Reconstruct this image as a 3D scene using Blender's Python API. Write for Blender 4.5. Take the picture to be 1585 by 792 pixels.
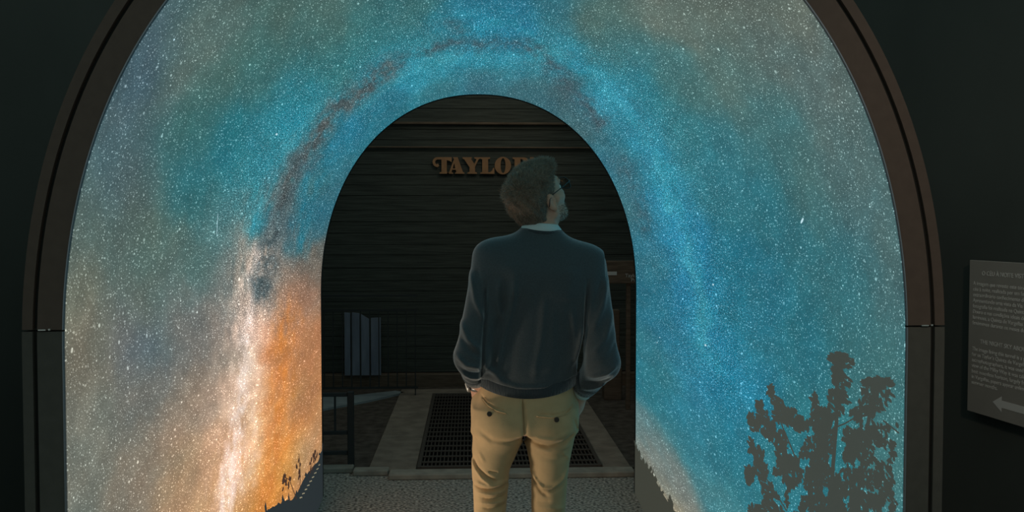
import bpy, bmesh, math, random
import numpy as np
from mathutils import Vector, Matrix

random.seed(7)
rng = np.random.default_rng(7)
scene = bpy.context.scene
for _o in list(bpy.data.objects):
    bpy.data.objects.remove(_o)
COL = scene.collection

# ------------------------------------------------------------------ camera
CAM_H, YAW, PITCH = 1.57, 0.0458, math.radians(2.0)
cam_data = bpy.data.cameras.new('camera')
cam_data.sensor_fit = 'HORIZONTAL'
cam_data.sensor_width = 36.0
cam_data.lens = 36.0 * 1400.0 / 1585.0
cam_data.clip_start = 0.05
cam = bpy.data.objects.new('camera', cam_data)
COL.objects.link(cam)
_F = Vector((math.sin(YAW) * math.cos(PITCH), math.cos(YAW) * math.cos(PITCH), -math.sin(PITCH)))
_R = Vector((math.cos(YAW), -math.sin(YAW), 0))
_U = _R.cross(_F)
_m = Matrix((_R, _U, -_F)).transposed().to_4x4()
_m.translation = (-0.0529, 0.0, CAM_H)
cam.matrix_world = _m
scene.camera = cam

# ------------------------------------------------------------------ world, lamps, exposure
world = bpy.data.worlds.new('dim_hall')
scene.world = world
world.use_nodes = True
world.node_tree.nodes['Background'].inputs['Color'].default_value = (0.80, 1.0, 0.94, 1)
world.node_tree.nodes['Background'].inputs['Strength'].default_value = 0.24

def spot(name, loc, target, energy, color, size_deg, radius=0.08, blend=0.6):
    d = bpy.data.lights.new(name, 'SPOT')
    d.energy = energy
    d.color = color
    d.spot_size = math.radians(size_deg)
    d.spot_blend = blend
    d.shadow_soft_size = radius
    o = bpy.data.objects.new(name, d)
    COL.objects.link(o)
    o.location = loc
    o.rotation_euler = (Vector(target) - Vector(loc)).to_track_quat('-Z', 'Y').to_euler()
    return o

spot('added_trouser_spot', (-0.76, 2.86, 0.30), (0.0, 3.08, 0.78), 17, (1.0, 0.86, 0.66), 62, 0.06, 1.0)  # invented lamp out of view, added to warm the left of the trousers
spot('ceiling_spotlight', (0.75, -0.7, 3.0), (1.55, 2.7, 1.35), 56, (1.0, 0.70, 0.52), 40, 0.1, 1.0)
spot('added_cellar_spot', (0.3, 6.6, 3.3), (0.2, 6.9, 0.0), 3, (1.0, 0.78, 0.6), 100, 0.2, 1.0)  # dim fill added above the slabs and grate, no visible source
spot('added_cellar_spot', (0.35, 7.3, 3.15), (0.05, 8.75, 2.1), 9, (1.0, 0.80, 0.60), 80, 0.1, 1.0)  # added to bring out the wall lettering, its source is not in view

vs = scene.view_settings
vs.view_transform = 'Standard'
vs.look = 'None'
vs.exposure = 0.0
vs.gamma = 1.0
vs.use_curve_mapping = False

# ------------------------------------------------------------------ helpers
def lin(c):
    c = c / 255.0
    return c / 12.92 if c <= 0.04045 else ((c + 0.055) / 1.055) ** 2.4

def rgb(r, g, b, a=1.0):
    return (lin(r), lin(g), lin(b), a)

MATS = {}

def mat(name, color, rough=0.7, spec=0.3, metal=0.0, sheen=0.0, var=0.0, vscale=20.0, bump=0.0, bscale=60.0,
        stretch=(1, 1, 1), sheen_col=None):
    if name in MATS:
        return MATS[name]
    m = bpy.data.materials.new(name)
    m.use_nodes = True
    nt = m.node_tree
    b = nt.nodes['Principled BSDF']
    b.inputs['Base Color'].default_value = color
    b.inputs['Roughness'].default_value = rough
    b.inputs['Specular IOR Level'].default_value = spec
    b.inputs['Metallic'].default_value = metal
    if sheen:
        b.inputs['Sheen Weight'].default_value = sheen
        b.inputs['Sheen Roughness'].default_value = 0.35
        if sheen_col:
            b.inputs['Sheen Tint'].default_value = sheen_col
    if var or bump:
        tc = nt.nodes.new('ShaderNodeTexCoord')
        mp = nt.nodes.new('ShaderNodeMapping')
        mp.inputs['Scale'].default_value = stretch
        nt.links.new(tc.outputs['Object'], mp.inputs['Vector'])
    if var:
        n = nt.nodes.new('ShaderNodeTexNoise')
        n.inputs['Scale'].default_value = vscale
        n.inputs['Detail'].default_value = 6
        nt.links.new(mp.outputs['Vector'], n.inputs['Vector'])
        r = nt.nodes.new('ShaderNodeValToRGB')
        lo = tuple(max(0, c * (1 - var)) for c in color[:3]) + (1,)
        hi = tuple(min(1, c * (1 + var)) for c in color[:3]) + (1,)
        r.color_ramp.elements[0].position = 0.3
        r.color_ramp.elements[1].position = 0.7
        r.color_ramp.elements[0].color = lo
        r.color_ramp.elements[1].color = hi
        nt.links.new(n.outputs['Fac'], r.inputs['Fac'])
        nt.links.new(r.outputs['Color'], b.inputs['Base Color'])
    if bump:
        n2 = nt.nodes.new('ShaderNodeTexNoise')
        n2.inputs['Scale'].default_value = bscale
        n2.inputs['Detail'].default_value = 4
        nt.links.new(mp.outputs['Vector'], n2.inputs['Vector'])
        bp = nt.nodes.new('ShaderNodeBump')
        bp.inputs['Strength'].default_value = bump
        bp.inputs['Distance'].default_value = 0.01
        nt.links.new(n2.outputs['Fac'], bp.inputs['Height'])
        nt.links.new(bp.outputs['Normal'], b.inputs['Normal'])
    MATS[name] = m
    return m

def link(name, me, m=None, parent=None):
    o = bpy.data.objects.new(name, me)
    COL.objects.link(o)
    if m is not None and me is not None and hasattr(me, 'materials') and not me.materials:
        me.materials.append(m)
    if parent is not None:
        o.parent = parent
    return o

def tag(o, label, cat=None, group=None, kind=None):
    if label:
        o['label'] = label
    if cat:
        o['category'] = cat
    if group:
        o['group'] = group
    if kind:
        o['kind'] = kind
    return o

def empty(name, loc, label=None, cat=None, group=None):
    o = bpy.data.objects.new(name, None)
    o.empty_display_size = 0.1
    COL.objects.link(o)
    o.location = loc
    return tag(o, label, cat, group)

def mesh(name, verts, faces, smooth=False):
    me = bpy.data.meshes.new(name)
    me.from_pydata([tuple(v) for v in verts], [], [tuple(f) for f in faces])
    me.update()
    if smooth:
        me.polygons.foreach_set('use_smooth', [True] * len(me.polygons))
    return me

def np_mesh(name, V, Q, smooth=True):
    me = bpy.data.meshes.new(name)
    n = Q.shape[1]
    me.vertices.add(len(V))
    me.vertices.foreach_set('co', np.ascontiguousarray(V, np.float32).ravel())
    me.loops.add(Q.size)
    me.loops.foreach_set('vertex_index', np.ascontiguousarray(Q, np.int32).ravel())
    me.polygons.add(len(Q))
    me.polygons.foreach_set('loop_start', np.arange(0, Q.size, n, dtype=np.int32))
    me.polygons.foreach_set('use_smooth', np.full(len(Q), smooth))
    me.update(calc_edges=True)
    me.validate()
    return me

def bm_mesh(name, bm, smooth=False):
    me = bpy.data.meshes.new(name)
    bm.normal_update()
    bm.to_mesh(me)
    bm.free()
    if smooth:
        me.polygons.foreach_set('use_smooth', [True] * len(me.polygons))
    return me

def box_bm(x0, x1, y0, y1, z0, z1, bevel=0.0, bm=None):
    own = bm is None
    if own:
        bm = bmesh.new()
    vs_ = [bm.verts.new((x, y, z)) for x in (x0, x1) for y in (y0, y1) for z in (z0, z1)]
    idx = [(0, 1, 3, 2), (4, 6, 7, 5), (0, 4, 5, 1), (2, 3, 7, 6), (0, 2, 6, 4), (1, 5, 7, 3)]
    fs = [bm.faces.new([vs_[i] for i in f]) for f in idx]
    if bevel:
        ed = list({e for f in fs for e in f.edges})
        bmesh.ops.bevel(bm, geom=ed, offset=bevel, segments=1, affect='EDGES')
    return bm

def box(name, x0, x1, y0, y1, z0, z1, m, parent=None, bevel=0.0):
    return link(name, bm_mesh(name, box_bm(x0, x1, y0, y1, z0, z1, bevel)), m, parent)

def tube_data(pts, radii, n=8, cap=True):
    """tapered tube along a polyline; returns verts, faces"""
    pts = [Vector(p) for p in pts]
    if not hasattr(radii, '__len__'):
        radii = [radii] * len(pts)
    V, Fc = [], []
    up = Vector((0, 0, 1))
    prev = None
    for i, p in enumerate(pts):
        a = pts[max(i - 1, 0)]
        b = pts[min(i + 1, len(pts) - 1)]
        d = (b - a).normalized()
        if prev is None:
            s = d.cross(up)
            if s.length < 1e-3:
                s = d.cross(Vector((1, 0, 0)))
        else:
            s = prev - d * prev.dot(d)
        s.normalize()
        prev = s
        t = d.cross(s)
        for k in range(n):
            an = 2 * math.pi * k / n
            V.append(p + (s * math.cos(an) + t * math.sin(an)) * radii[i])
    for i in range(len(pts) - 1):
        for k in range(n):
            k2 = (k + 1) % n
            Fc.append((i * n + k, i * n + k2, (i + 1) * n + k2, (i + 1) * n + k))
    if cap:
        Fc.append(tuple(range(n - 1, -1, -1)))
        Fc.append(tuple((len(pts) - 1) * n + k for k in range(n)))
    return V, Fc

def tube(name, pts, radii, m, parent=None, n=8):
    V, Fc = tube_data(pts, radii, n)
    return link(name, mesh(name, V, Fc, True), m, parent)

# ------------------------------------------------------------------ materials
M_GRAVEL = mat('gravel', rgb(172, 163, 152), 0.95, 0.2, var=0.95, vscale=60, bump=1.0, bscale=75)
M_BLACKWALL = mat('black_wall', rgb(82, 90, 87), 0.9, 0.2, var=0.12, vscale=1.5)
M_BACKWOOD = mat('dark_planks', rgb(72, 77, 71), 0.7, 0.25, var=0.35, vscale=6, stretch=(0.6, 3, 14), bump=0.3, bscale=12)
M_FRAME = mat('frame_brown', rgb(90, 78, 70), 0.55, 0.35, var=0.08, vscale=40)
M_FRAME_LEG = mat('frame_leg', rgb(84, 84, 79), 0.6, 0.3, var=0.08, vscale=40)
M_GROOVE = mat('groove_black', rgb(44, 46, 44), 0.8, 0.2)
M_LIP = mat('aluminium_lip', rgb(140, 150, 160), 0.35, 0.5, metal=0.7)
M_METAL = mat('bright_metal', rgb(215, 215, 212), 0.3, 0.5, metal=0.9)
M_BLACKSTEEL = mat('black_steel', rgb(58, 60, 60), 0.5, 0.4, metal=0.2)
M_STONE = mat('stone_slab', rgb(145, 130, 116), 0.85, 0.25, var=0.25, vscale=9, bump=0.3, bscale=50)
M_KERB = mat('kerb_stone', rgb(168, 158, 144), 0.85, 0.25, var=0.2, vscale=12)
M_GRATE = mat('grate_steel', rgb(96, 86, 78), 0.55, 0.4, metal=0.3)
M_PIT = mat('grate_pit', rgb(34, 30, 28), 0.95, 0.1)
M_EARTH = mat('cellar_floor', rgb(92, 82, 74), 0.95, 0.15, var=0.4, vscale=14, bump=0.4, bscale=60)
M_CONC = mat('pale_concrete', rgb(150, 158, 160), 0.9, 0.2, var=0.15, vscale=8)
M_PALEBOARD = mat('pale_boards', rgb(130, 140, 156), 0.8, 0.2, var=0.2, vscale=6, stretch=(3, 3, 0.5))
M_TIMBER = mat('brown_timber', rgb(104, 90, 76), 0.7, 0.3, var=0.3, vscale=8, stretch=(1, 4, 8))
M_LETTER = mat('tan_letters', rgb(168, 128, 94), 0.7, 0.2, var=0.15, vscale=12)
M_PAPER = mat('white_print', rgb(205, 208, 205), 0.8, 0.2)
# ------------------------------------------------------------------ the starry tunnel: shape
AN, BN, ZN, AF, BF, ZF, PN = 0.9556, 1.1349, 1.2789, 0.9072, 1.1478, 1.1641, 2.13
YN, YF, WAIST = 2.05, 5.2, 0.05

def section(y):
    u = (y - YN) / (YF - YN)
    q = WAIST * 4 * u * (1 - u)
    return AN + (AF - AN) * u - q, BN + (BF - BN) * u - q, ZN + (ZF - ZN) * u

def surf(t, w, inset=0.0):
    """t runs along the arch (0 left floor, 1 right floor), w from the far mouth (0) to the near mouth (1)"""
    t = np.asarray(t, float)
    w = np.asarray(w, float)
    t, w = np.broadcast_arrays(t, w)
    y = 1.0 / (1 / YF + w * (1 / YN - 1 / YF))
    a, b, z0 = section(y)
    a = a - inset
    b = b - inset
    phi = np.clip((t - 0.22) / 0.56, 0, 1) * math.pi
    c, s = np.cos(phi), np.sin(phi)
    x = -np.sign(c) * np.abs(c) ** (2 / PN) * a
    z = z0 + np.abs(s) ** (2 / PN) * b
    z = np.where(t < 0.22, z0 * t / 0.22, z)
    z = np.where(t > 0.78, z0 * (1 - t) / 0.22, z)
    return np.stack([x, y, z], -1)

# ------------------------------------------------------------------ the print on the lining
FIELD = [(0.3516,0.794,95,115,110),(0.3241,0.843,88,110,108),(0.2881,0.887,85,106,112),(0.2624,0.922,90,110,106),(0.2394,0.94,112,118,104),(0.2183,0.936,118,118,105),(0.1924,0.94,120,127,118),(0.164,0.944,124,124,112),(0.1554,0.741,126,121,108),(0.1974,0.736,112,114,108),(0.2304,0.734,104,112,100),(0.2172,0.746,95,106,118),(0.3109,0.977,84,106,112),(0.3174,0.955,80,98,114),(0.2822,0.607,52,110,122),(0.3114,0.687,65,110,112),(0.3407,0.674,75,112,110),(0.2452,0.555,78,112,112),(0.2566,0.708,92,112,104),(0.2156,0.548,118,115,110),(0.1821,0.574,136,122,106),(0.1432,0.602,142,122,96),(0.1809,0.453,160,138,120),(0.1474,0.431,182,146,116),(0.1155,0.458,188,145,104),(0.2185,0.426,150,138,128),(0.238,0.454,110,118,115),(0.2147,0.337,195,165,148),(0.1725,0.352,212,178,150),(0.1279,0.342,216,176,132),(0.148,0.219,196,128,74),(0.1882,0.217,176,114,72),(0.1079,0.221,206,138,70),(0.0792,0.25,205,132,60),(0.2154,0.157,150,110,84),(0.1699,0.097,160,112,76),(0.1283,0.099,166,115,75),(0.0778,0.067,172,132,92),(0.2515,0.309,150,138,122),(0.2588,0.394,130,130,122),(0.2724,0.463,70,120,130),(0.2737,0.222,84,100,106),(0.2944,0.288,82,92,95),(0.3095,0.411,50,130,156),(0.3121,0.557,45,120,138),(0.3443,0.383,48,142,172),(0.3613,0.209,40,122,156),(0.3092,0.2,60,116,130),(0.2878,0.086,50,112,138),(0.25,0.037,104,105,98),(0.2308,0.079,140,108,88),(0.3562,0.604,72,116,116),(0.3756,0.664,82,114,110),(0.3877,0.365,58,124,136),(0.4233,0.262,48,138,168),(0.4228,0.383,60,120,130),(0.4468,0.175,58,156,188),(0.4058,0.091,45,115,140),(0.4608,0.069,58,120,140),(0.4971,0.19,52,150,184),(0.4981,0.061,62,108,126),(0.5175,0.324,45,128,168),(0.4787,0.338,52,125,152),(0.4456,0.436,64,116,124),(0.3981,0.536,72,114,114),(0.4051,0.606,84,114,110),(0.4559,0.47,66,116,122),(0.5106,0.426,48,120,150),(0.5449,0.425,60,118,138),(0.5527,0.241,62,146,176),(0.5478,0.068,62,104,118),(0.5759,0.133,64,96,106),(0.5738,0.469,82,110,106),(0.593,0.388,72,118,124),(0.6284,0.682,100,114,106),(0.6036,0.621,98,112,104),(0.6551,0.819,98,114,110),(0.6391,0.913,104,114,104),(0.6759,0.879,92,112,112),(0.7101,0.861,88,112,113),(0.7324,0.904,86,113,116),(0.7616,0.937,74,112,120),(0.7477,0.982,84,112,114),(0.6872,0.688,74,116,122),(0.7205,0.722,76,114,118),(0.6533,0.635,88,116,114),(0.6357,0.484,76,118,122),(0.6282,0.358,52,130,154),(0.6111,0.228,60,150,184),(0.659,0.231,48,138,172),(0.6725,0.366,60,126,144),(0.7039,0.444,58,120,138),(0.6149,0.032,66,104,116),(0.6596,0.058,56,112,134),(0.7101,0.025,62,110,126),(0.7096,0.167,46,132,168),(0.7499,0.09,56,118,142),(0.7403,0.237,38,130,172),(0.7706,0.22,34,126,170),(0.8075,0.297,34,122,160),(0.8008,0.111,46,120,152),(0.8713,0.052,52,126,148),(0.8212,0.035,60,122,140),(0.9169,0.053,100,130,136),(0.9282,0.171,122,132,128),(0.9314,0.114,124,130,122),(0.9529,0.171,160,146,118),(0.8784,0.324,56,130,158),(0.8708,0.248,48,128,158),(0.9058,0.35,80,136,150),(0.8226,0.442,36,128,162),(0.8626,0.444,42,128,156),(0.7737,0.556,42,120,148),(0.749,0.451,42,120,148),(0.7226,0.554,54,120,138),(0.7494,0.681,58,118,134),(0.7823,0.669,50,124,146),(0.7626,0.783,62,117,130),(0.7784,0.846,64,118,130),(0.7866,0.934,74,118,122),(0.8363,0.74,58,130,146),(0.8245,0.938,76,128,136),(0.8758,0.562,60,134,154)]
STROKES = {
  'core': [(0.1025,0.4287),(0.1291,0.4117),(0.1576,0.3741),(0.19,0.3565),(0.215,0.3421),(0.2326,0.3248),(0.2535,0.3105)] ,
  'core2': [(0.1076,0.325),(0.143,0.3228),(0.168,0.3054),(0.1969,0.3301)] ,
  'orange': [(0.0776,0.2918),(0.1007,0.2353),(0.1371,0.2135),(0.1713,0.2003),(0.2065,0.187)] ,
  'lane': [(0.2335,0.2772),(0.2514,0.2709),(0.2728,0.2668),(0.2957,0.2614),(0.3213,0.2502),(0.3453,0.2436),(0.3687,0.2388),(0.3952,0.2342),(0.4215,0.2416)] ,
  'lane2': [(0.2973,0.2288),(0.3159,0.2182),(0.3341,0.1724)] ,
  'lane3': [(0.4339,0.2492),(0.4672,0.2596),(0.4967,0.2539),(0.5245,0.2657),(0.5434,0.2547)] ,
  'lane4': [(0.5549,0.2149),(0.5732,0.1673),(0.5917,0.1471),(0.6231,0.1242)] ,
  'lane5': [(0.661,0.072),(0.6946,0.0879),(0.7233,0.0864)] ,
  'lane6': [(0.4744,0.3546),(0.4876,0.3059)] ,
  'blue_a': [(0.2731,0.347),(0.2942,0.339),(0.3198,0.3302),(0.3438,0.3139),(0.367,0.2975)] ,
  'blue_b': [(0.3874,0.1796),(0.4166,0.1905),(0.4417,0.1915),(0.4708,0.1973),(0.497,0.202),(0.5274,0.1984)] ,
  'blue_c': [(0.5483,0.263),(0.5697,0.2743),(0.5929,0.2577),(0.6164,0.2459),(0.6478,0.2386),(0.6813,0.2266)] ,
  'blue_d': [(0.6858,0.2153),(0.7166,0.2174),(0.7491,0.2345),(0.78,0.283),(0.8112,0.3091)] ,
  'blue_e': [(0.2656,0.136),(0.2952,0.168),(0.3202,0.1633),(0.3468,0.1442)] ,
  'blue_f': [(0.4793,0.3773),(0.5041,0.3315),(0.5311,0.3368)] ,
}
hillL = [(0.0535,0.0118),(0.0501,0.0254),(0.0563,0.0752),(0.0568,0.1084),(0.0552,0.1308),(0.0553,0.1586),(0.0627,0.1941),(0.0692,0.2284),(0.0727,0.2564),(0.0754,0.2838)]
hillR = [(0.9461,0.0),(0.9504,0.0218),(0.9508,0.0383),(0.9473,0.0729),(0.9472,0.0911),(0.9497,0.1089),(0.9516,0.1264),(0.9524,0.1434),(0.9513,0.163),(0.9526,0.1822)]
stem1 = [(0.0505,0.142),(0.0762,0.1757),(0.0838,0.1989)]
stem2 = [(0.054,0.1245),(0.0706,0.1238),(0.087,0.1294)]
stem3 = [(0.0499,0.0823),(0.0579,0.0683),(0.0658,0.061)]
stem4 = [(0.0482,0.0617),(0.0556,0.0472),(0.0639,0.0469)]
galaxy = [(0.7321,0.6858),(0.7346,0.6753),(0.7299,0.6961)]
clu = [(0.8042,0.3039)]
meteor = [(0.275,0.5032),(0.2638,0.4913)]
bigstar = [(0.3297,0.3972),(0.3411,0.9101),(0.7644,0.3347),(0.8132,0.1167),(0.8192,0.1053)]
TREE = [[0.83773, -0.01584, 0.03156, 0.00332, -0.00566, 3e-05, -0.00062, 0.00113], [0.71856, 0.22375, 0.0029, -0.00437, 4e-05, -1e-05, -0.00051, -0.00067]]


def vnoise(x, y, seed):
    r = np.random.default_rng(seed)
    L = r.random((256, 256))
    xi = np.floor(x).astype(int)
    yi = np.floor(y).astype(int)
    fx = x - xi
    fy = y - yi
    fx = fx * fx * (3 - 2 * fx)
    fy = fy * fy * (3 - 2 * fy)
    g = lambda i, j: L[i % 256, j % 256]
    return (g(xi, yi) * (1 - fx) + g(xi + 1, yi) * fx) * (1 - fy) + (g(xi, yi + 1) * (1 - fx) + g(xi + 1, yi + 1) * fx) * fy

def fbm(x, y, seed, octv=5, gain=0.55):
    v = 0
    a = 1
    tot = 0
    for o in range(octv):
        v = v + a * vnoise(x * 2**o + 13.7 * o, y * 2**o + 7.1 * o, seed + o)
        tot += a
        a *= gain
    return v / tot

LT, LW = 2200.0, 440.0       # print units per t and per w

def poly_dist(px, py, pts):
    d = np.full(px.shape, 1e9)
    for (a, b) in zip(pts[:-1], pts[1:]):
        ax, ay, bx, by = a[0] * LT, a[1] * LW, b[0] * LT, b[1] * LW
        vx, vy = bx - ax, by - ay
        h = np.clip(((px - ax) * vx + (py - ay) * vy) / (vx * vx + vy * vy + 1e-9), 0, 1)
        d = np.minimum(d, np.hypot(px - ax - h * vx, py - ay - h * vy))
    return d

def srgb2lin(c):
    c = np.clip(c, 0, 255) / 255
    return np.where(c <= 0.04045, c / 12.92, ((c + 0.055) / 1.055) ** 2.4)

def print_colours(t, w):
    px, py = t * LT, w * LW
    wx = (fbm(px / 55, py / 55, 11) - 0.5) * 46
    wy = (fbm(px / 55, py / 55, 31) - 0.5) * 34
    qx, qy = px + wx, py + wy
    acc = np.zeros(px.shape + (3,))
    sw = np.zeros(px.shape)
    for (ft, fw, r, g, b) in FIELD:
        d2 = (qx - ft * LT) ** 2 + (qy - fw * LW) ** 2
        wt = 1.0 / (d2 + 1500.0) ** 2.3
        sw += wt
        acc += wt[..., None] * np.array([r, g, b])
    col = acc / sw[..., None]
    # (stroke, colour, width, strength, streak noise weight)
    n1 = fbm(px / 26, py / 9, 51)
    n2 = fbm(px / 14, py / 10, 71, 5, 0.62)
    n3 = fbm(px / 40, py / 14, 91)
    wx2 = (fbm(px / 22, py / 22, 111) - 0.5) * 26
    wy2 = (fbm(px / 22, py / 22, 131) - 0.5) * 20
    rx, ry = px + wx2, py + wy2
    def stroke(key, c, width, k, nz):
        d = poly_dist(rx, ry, STROKES[key])
        m = np.exp(-(d / width) ** 2) * k * np.clip((nz - 0.28) * 2.6, 0, 1.3)
        m = np.clip(m, 0, 0.95)[..., None]
        col[:] = col * (1 - m) + np.array(c) * m
    stroke('orange', (208, 126, 52), 30, 0.6, n1)
    stroke('core', (222, 186, 160), 34, 0.75, n1)
    stroke('core', (236, 212, 198), 17, 0.75, n1)
    stroke('core', (246, 228, 218), 9, 0.6, n2)
    stroke('core2', (240, 205, 175), 12, 0.6, n2)
    stroke('orange', (176, 104, 52), 12, 0.4, n2)
    for k_ in ('blue_a', 'blue_b', 'blue_c', 'blue_d', 'blue_f', 'blue_e'):
        stroke(k_, (46, 140, 168) if k_ != 'blue_e' else (38, 126, 160), 28, 0.75, n3)
        if k_ in ('blue_a', 'blue_b', 'blue_c', 'blue_d'):
            stroke(k_, (84, 172, 198), 12, 0.5, n2)
    stroke('lane', (76, 95, 102), 21, 0.95, n2 + 0.1)
    stroke('lane', (106, 114, 114), 26, 0.5, n1)
    stroke('lane', (60, 68, 70), 9, 0.6, n2)
    for k_, wd, kk in (('lane2', 8, 0.7), ('lane3', 11, 0.8), ('lane4', 15, 0.95), ('lane5', 15, 0.6), ('lane6', 9, 0.7)):
        stroke(k_, (66, 90, 102), wd * 1.25, kk * 0.9, n2 + 0.05)
    # soft cloud mottling
    m1 = fbm(px / 90, py / 90, 151) - 0.5
    m2 = fbm(px / 18, py / 16, 171, 5, 0.65) - 0.5
    col *= (1 + 0.16 * m1 + 0.26 * m2)[..., None]
    hue = (fbm(px / 60, py / 60, 191, 3) - 0.5)
    col[..., 0] *= 1 + 0.16 * hue
    col[..., 2] *= 1 - 0.08 * hue
    den = np.zeros(px.shape)
    for k_ in ('blue_a', 'blue_b', 'blue_c', 'blue_d', 'lane', 'lane3', 'lane4', 'blue_e', 'lane5'):
        den = np.maximum(den, np.exp(-(poly_dist(px, py, STROKES[k_]) / 75) ** 2))
    warm = np.clip((col[..., 0] - col[..., 2]) / 50, 0, 1)[..., None]
    cool = np.clip((col[..., 2] - col[..., 0] - 5) / 85, 0, 1)[..., None]
    tone = np.array([0.905, 0.90, 0.895]) * (1 - cool) + np.array([0.75, 0.88, 0.84]) * cool
    return srgb2lin(col * (tone * (1 - warm) + np.array([1.02, 1.02, 1.02]) * warm)), den

NT, NW = 960, 400
tt, ww = np.meshgrid(np.linspace(0, 1, NT), np.linspace(0, 1, NW), indexing='ij')
P3 = surf(tt, ww)
colr, den = print_colours(tt, ww)
idx = np.arange(NT * NW).reshape(NT, NW)
quads = np.stack([idx[:-1, :-1], idx[:-1, 1:], idx[1:, 1:], idx[1:, :-1]], -1).reshape(-1, 4)
tunnel = empty('starry_tunnel', (0, YN, 0), 'walk-through arch tunnel lined with a glowing backlit starry night sky print', 'tunnel')
OFF = np.array([0, YN, 0])
lin_me = np_mesh('lining', P3.reshape(-1, 3) - OFF, quads)
at = lin_me.attributes.new('print', 'FLOAT_COLOR', 'POINT')
cc = np.ones((NT * NW, 4), np.float32)
cc[:, :3] = colr.reshape(-1, 3)
at.data.foreach_set('color', cc.ravel())
at2 = lin_me.attributes.new('stardens', 'FLOAT', 'POINT')
at2.data.foreach_set('value', den.astype(np.float32).ravel())
# chart coordinates of the print (the print is scaled up towards the near mouth)
at3 = lin_me.attributes.new('metric', 'FLOAT_VECTOR', 'POINT')
mv = np.zeros((NT, NW, 3), np.float32)
mv[..., 0] = tt * LT / 100
mv[..., 1] = ww * LW / 100
at3.data.foreach_set('vector', mv.ravel())

def star_material():
    m = bpy.data.materials.new('backlit_star_print')
    m.use_nodes = True
    nt = m.node_tree
    N = nt.nodes
    Lk = nt.links.new
    b = N['Principled BSDF']
    b.inputs['Base Color'].default_value = (0.03, 0.035, 0.035, 1)
    b.inputs['Roughness'].default_value = 0.8
    b.inputs['Specular IOR Level'].default_value = 0.1
    def attr(n):
        a = N.new('ShaderNodeAttribute')
        a.attribute_name = n
        return a
    colA, denA, metA = attr('print'), attr('stardens'), attr('metric')
    def M(op, x, y=None, clamp=False):
        n = N.new('ShaderNodeMath')
        n.operation = op
        n.use_clamp = clamp
        for i, v in enumerate((x, y)):
            if v is None:
                continue
            if isinstance(v, (int, float)):
                n.inputs[i].default_value = v
            else:
                Lk(v, n.inputs[i])
        return n.outputs[0]
    def layer(scale, rmax, power, gain, keep):
        v = N.new('ShaderNodeTexVoronoi')
        v.voronoi_dimensions = '2D'
        v.inputs['Scale'].default_value = scale
        Lk(metA.outputs['Vector'], v.inputs['Vector'])
        s = N.new('ShaderNodeSeparateColor')
        Lk(v.outputs['Color'], s.inputs['Color'])
        r = s.outputs[0]
        rad = M('ADD', M('MULTIPLY', M('POWER', r, 4.0), rmax * 0.6), rmax * 0.4)
        core = M('MULTIPLY', M('DIVIDE', M('SUBTRACT', rad, v.outputs['Distance']), M('MULTIPLY', rad, 0.55)), 1.0, True)
        br = M('POWER', s.outputs[1], power)
        on = M('GREATER_THAN', s.outputs[2], 1 - keep) if isinstance(keep, float) else M('GREATER_THAN', s.outputs[2], keep)
        return M('MULTIPLY', M('MULTIPLY', M('MULTIPLY', core, br), on), gain)
    kd = M('SUBTRACT', 0.60, M('MULTIPLY', denA.outputs['Fac'], 0.42))
    s1 = layer(7.2, 0.145, 1.4, 0.85, 0.72)
    s2 = layer(15.0, 0.20, 1.3, 0.8, 0.72)
    s3 = layer(30.0, 0.34, 1.2, 0.75, kd)
    s4 = layer(48.0, 0.46, 1.2, 0.95, kd)
    st = M('ADD', M('ADD', s1, s2), M('ADD', s3, s4))
    # star tint: the sky colour pushed to white
    mixc = N.new('ShaderNodeMix')
    mixc.data_type = 'RGBA'
    mixc.inputs['Factor'].default_value = 0.3
    sc = N.new('ShaderNodeVectorMath')
    sc.operation = 'SCALE'
    sc.inputs['Scale'].default_value = 3.2
    Lk(colA.outputs['Color'], sc.inputs[0])
    Lk(sc.outputs[0], mixc.inputs['A'])
    mixc.inputs['B'].default_value = (0.72, 0.82, 0.80, 1)
    add = N.new('ShaderNodeVectorMath')
    add.operation = 'SCALE'
    Lk(mixc.outputs['Result'], add.inputs[0])
    Lk(st, add.inputs['Scale'])
    # fine speckle
    nz = N.new('ShaderNodeTexNoise')
    nz.noise_dimensions = '2D'
    nz.inputs['Scale'].default_value = 60
    nz.inputs['Detail'].default_value = 2
    Lk(metA.outputs['Vector'], nz.inputs['Vector'])
    amp = M('ADD', M('MULTIPLY', denA.outputs['Fac'], 2.3), 0.8)
    spk = M('ADD', M('MULTIPLY', M('SUBTRACT', nz.outputs['Fac'], 0.5), amp), 1.0)
    base = N.new('ShaderNodeVectorMath')
    base.operation = 'SCALE'
    Lk(colA.outputs['Color'], base.inputs[0])
    Lk(spk, base.inputs['Scale'])
    tot = N.new('ShaderNodeVectorMath')
    tot.operation = 'ADD'
    Lk(base.outputs[0], tot.inputs[0])
    Lk(add.outputs[0], tot.inputs[1])
    Lk(tot.outputs[0], b.inputs['Emission Color'])
    b.inputs['Emission Strength'].default_value = 1.0
    return m

lining = link('lining', lin_me, star_material(), tunnel)

def glow(name, col):
    m = bpy.data.materials.new(name)
    m.use_nodes = True
    b = m.node_tree.nodes['Principled BSDF']
    b.inputs['Base Color'].default_value = (0.03, 0.03, 0.03, 1)
    b.inputs['Roughness'].default_value = 0.8
    b.inputs['Emission Color'].default_value = col
    b.inputs['Emission Strength'].default_value = 1.0
    return m

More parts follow.
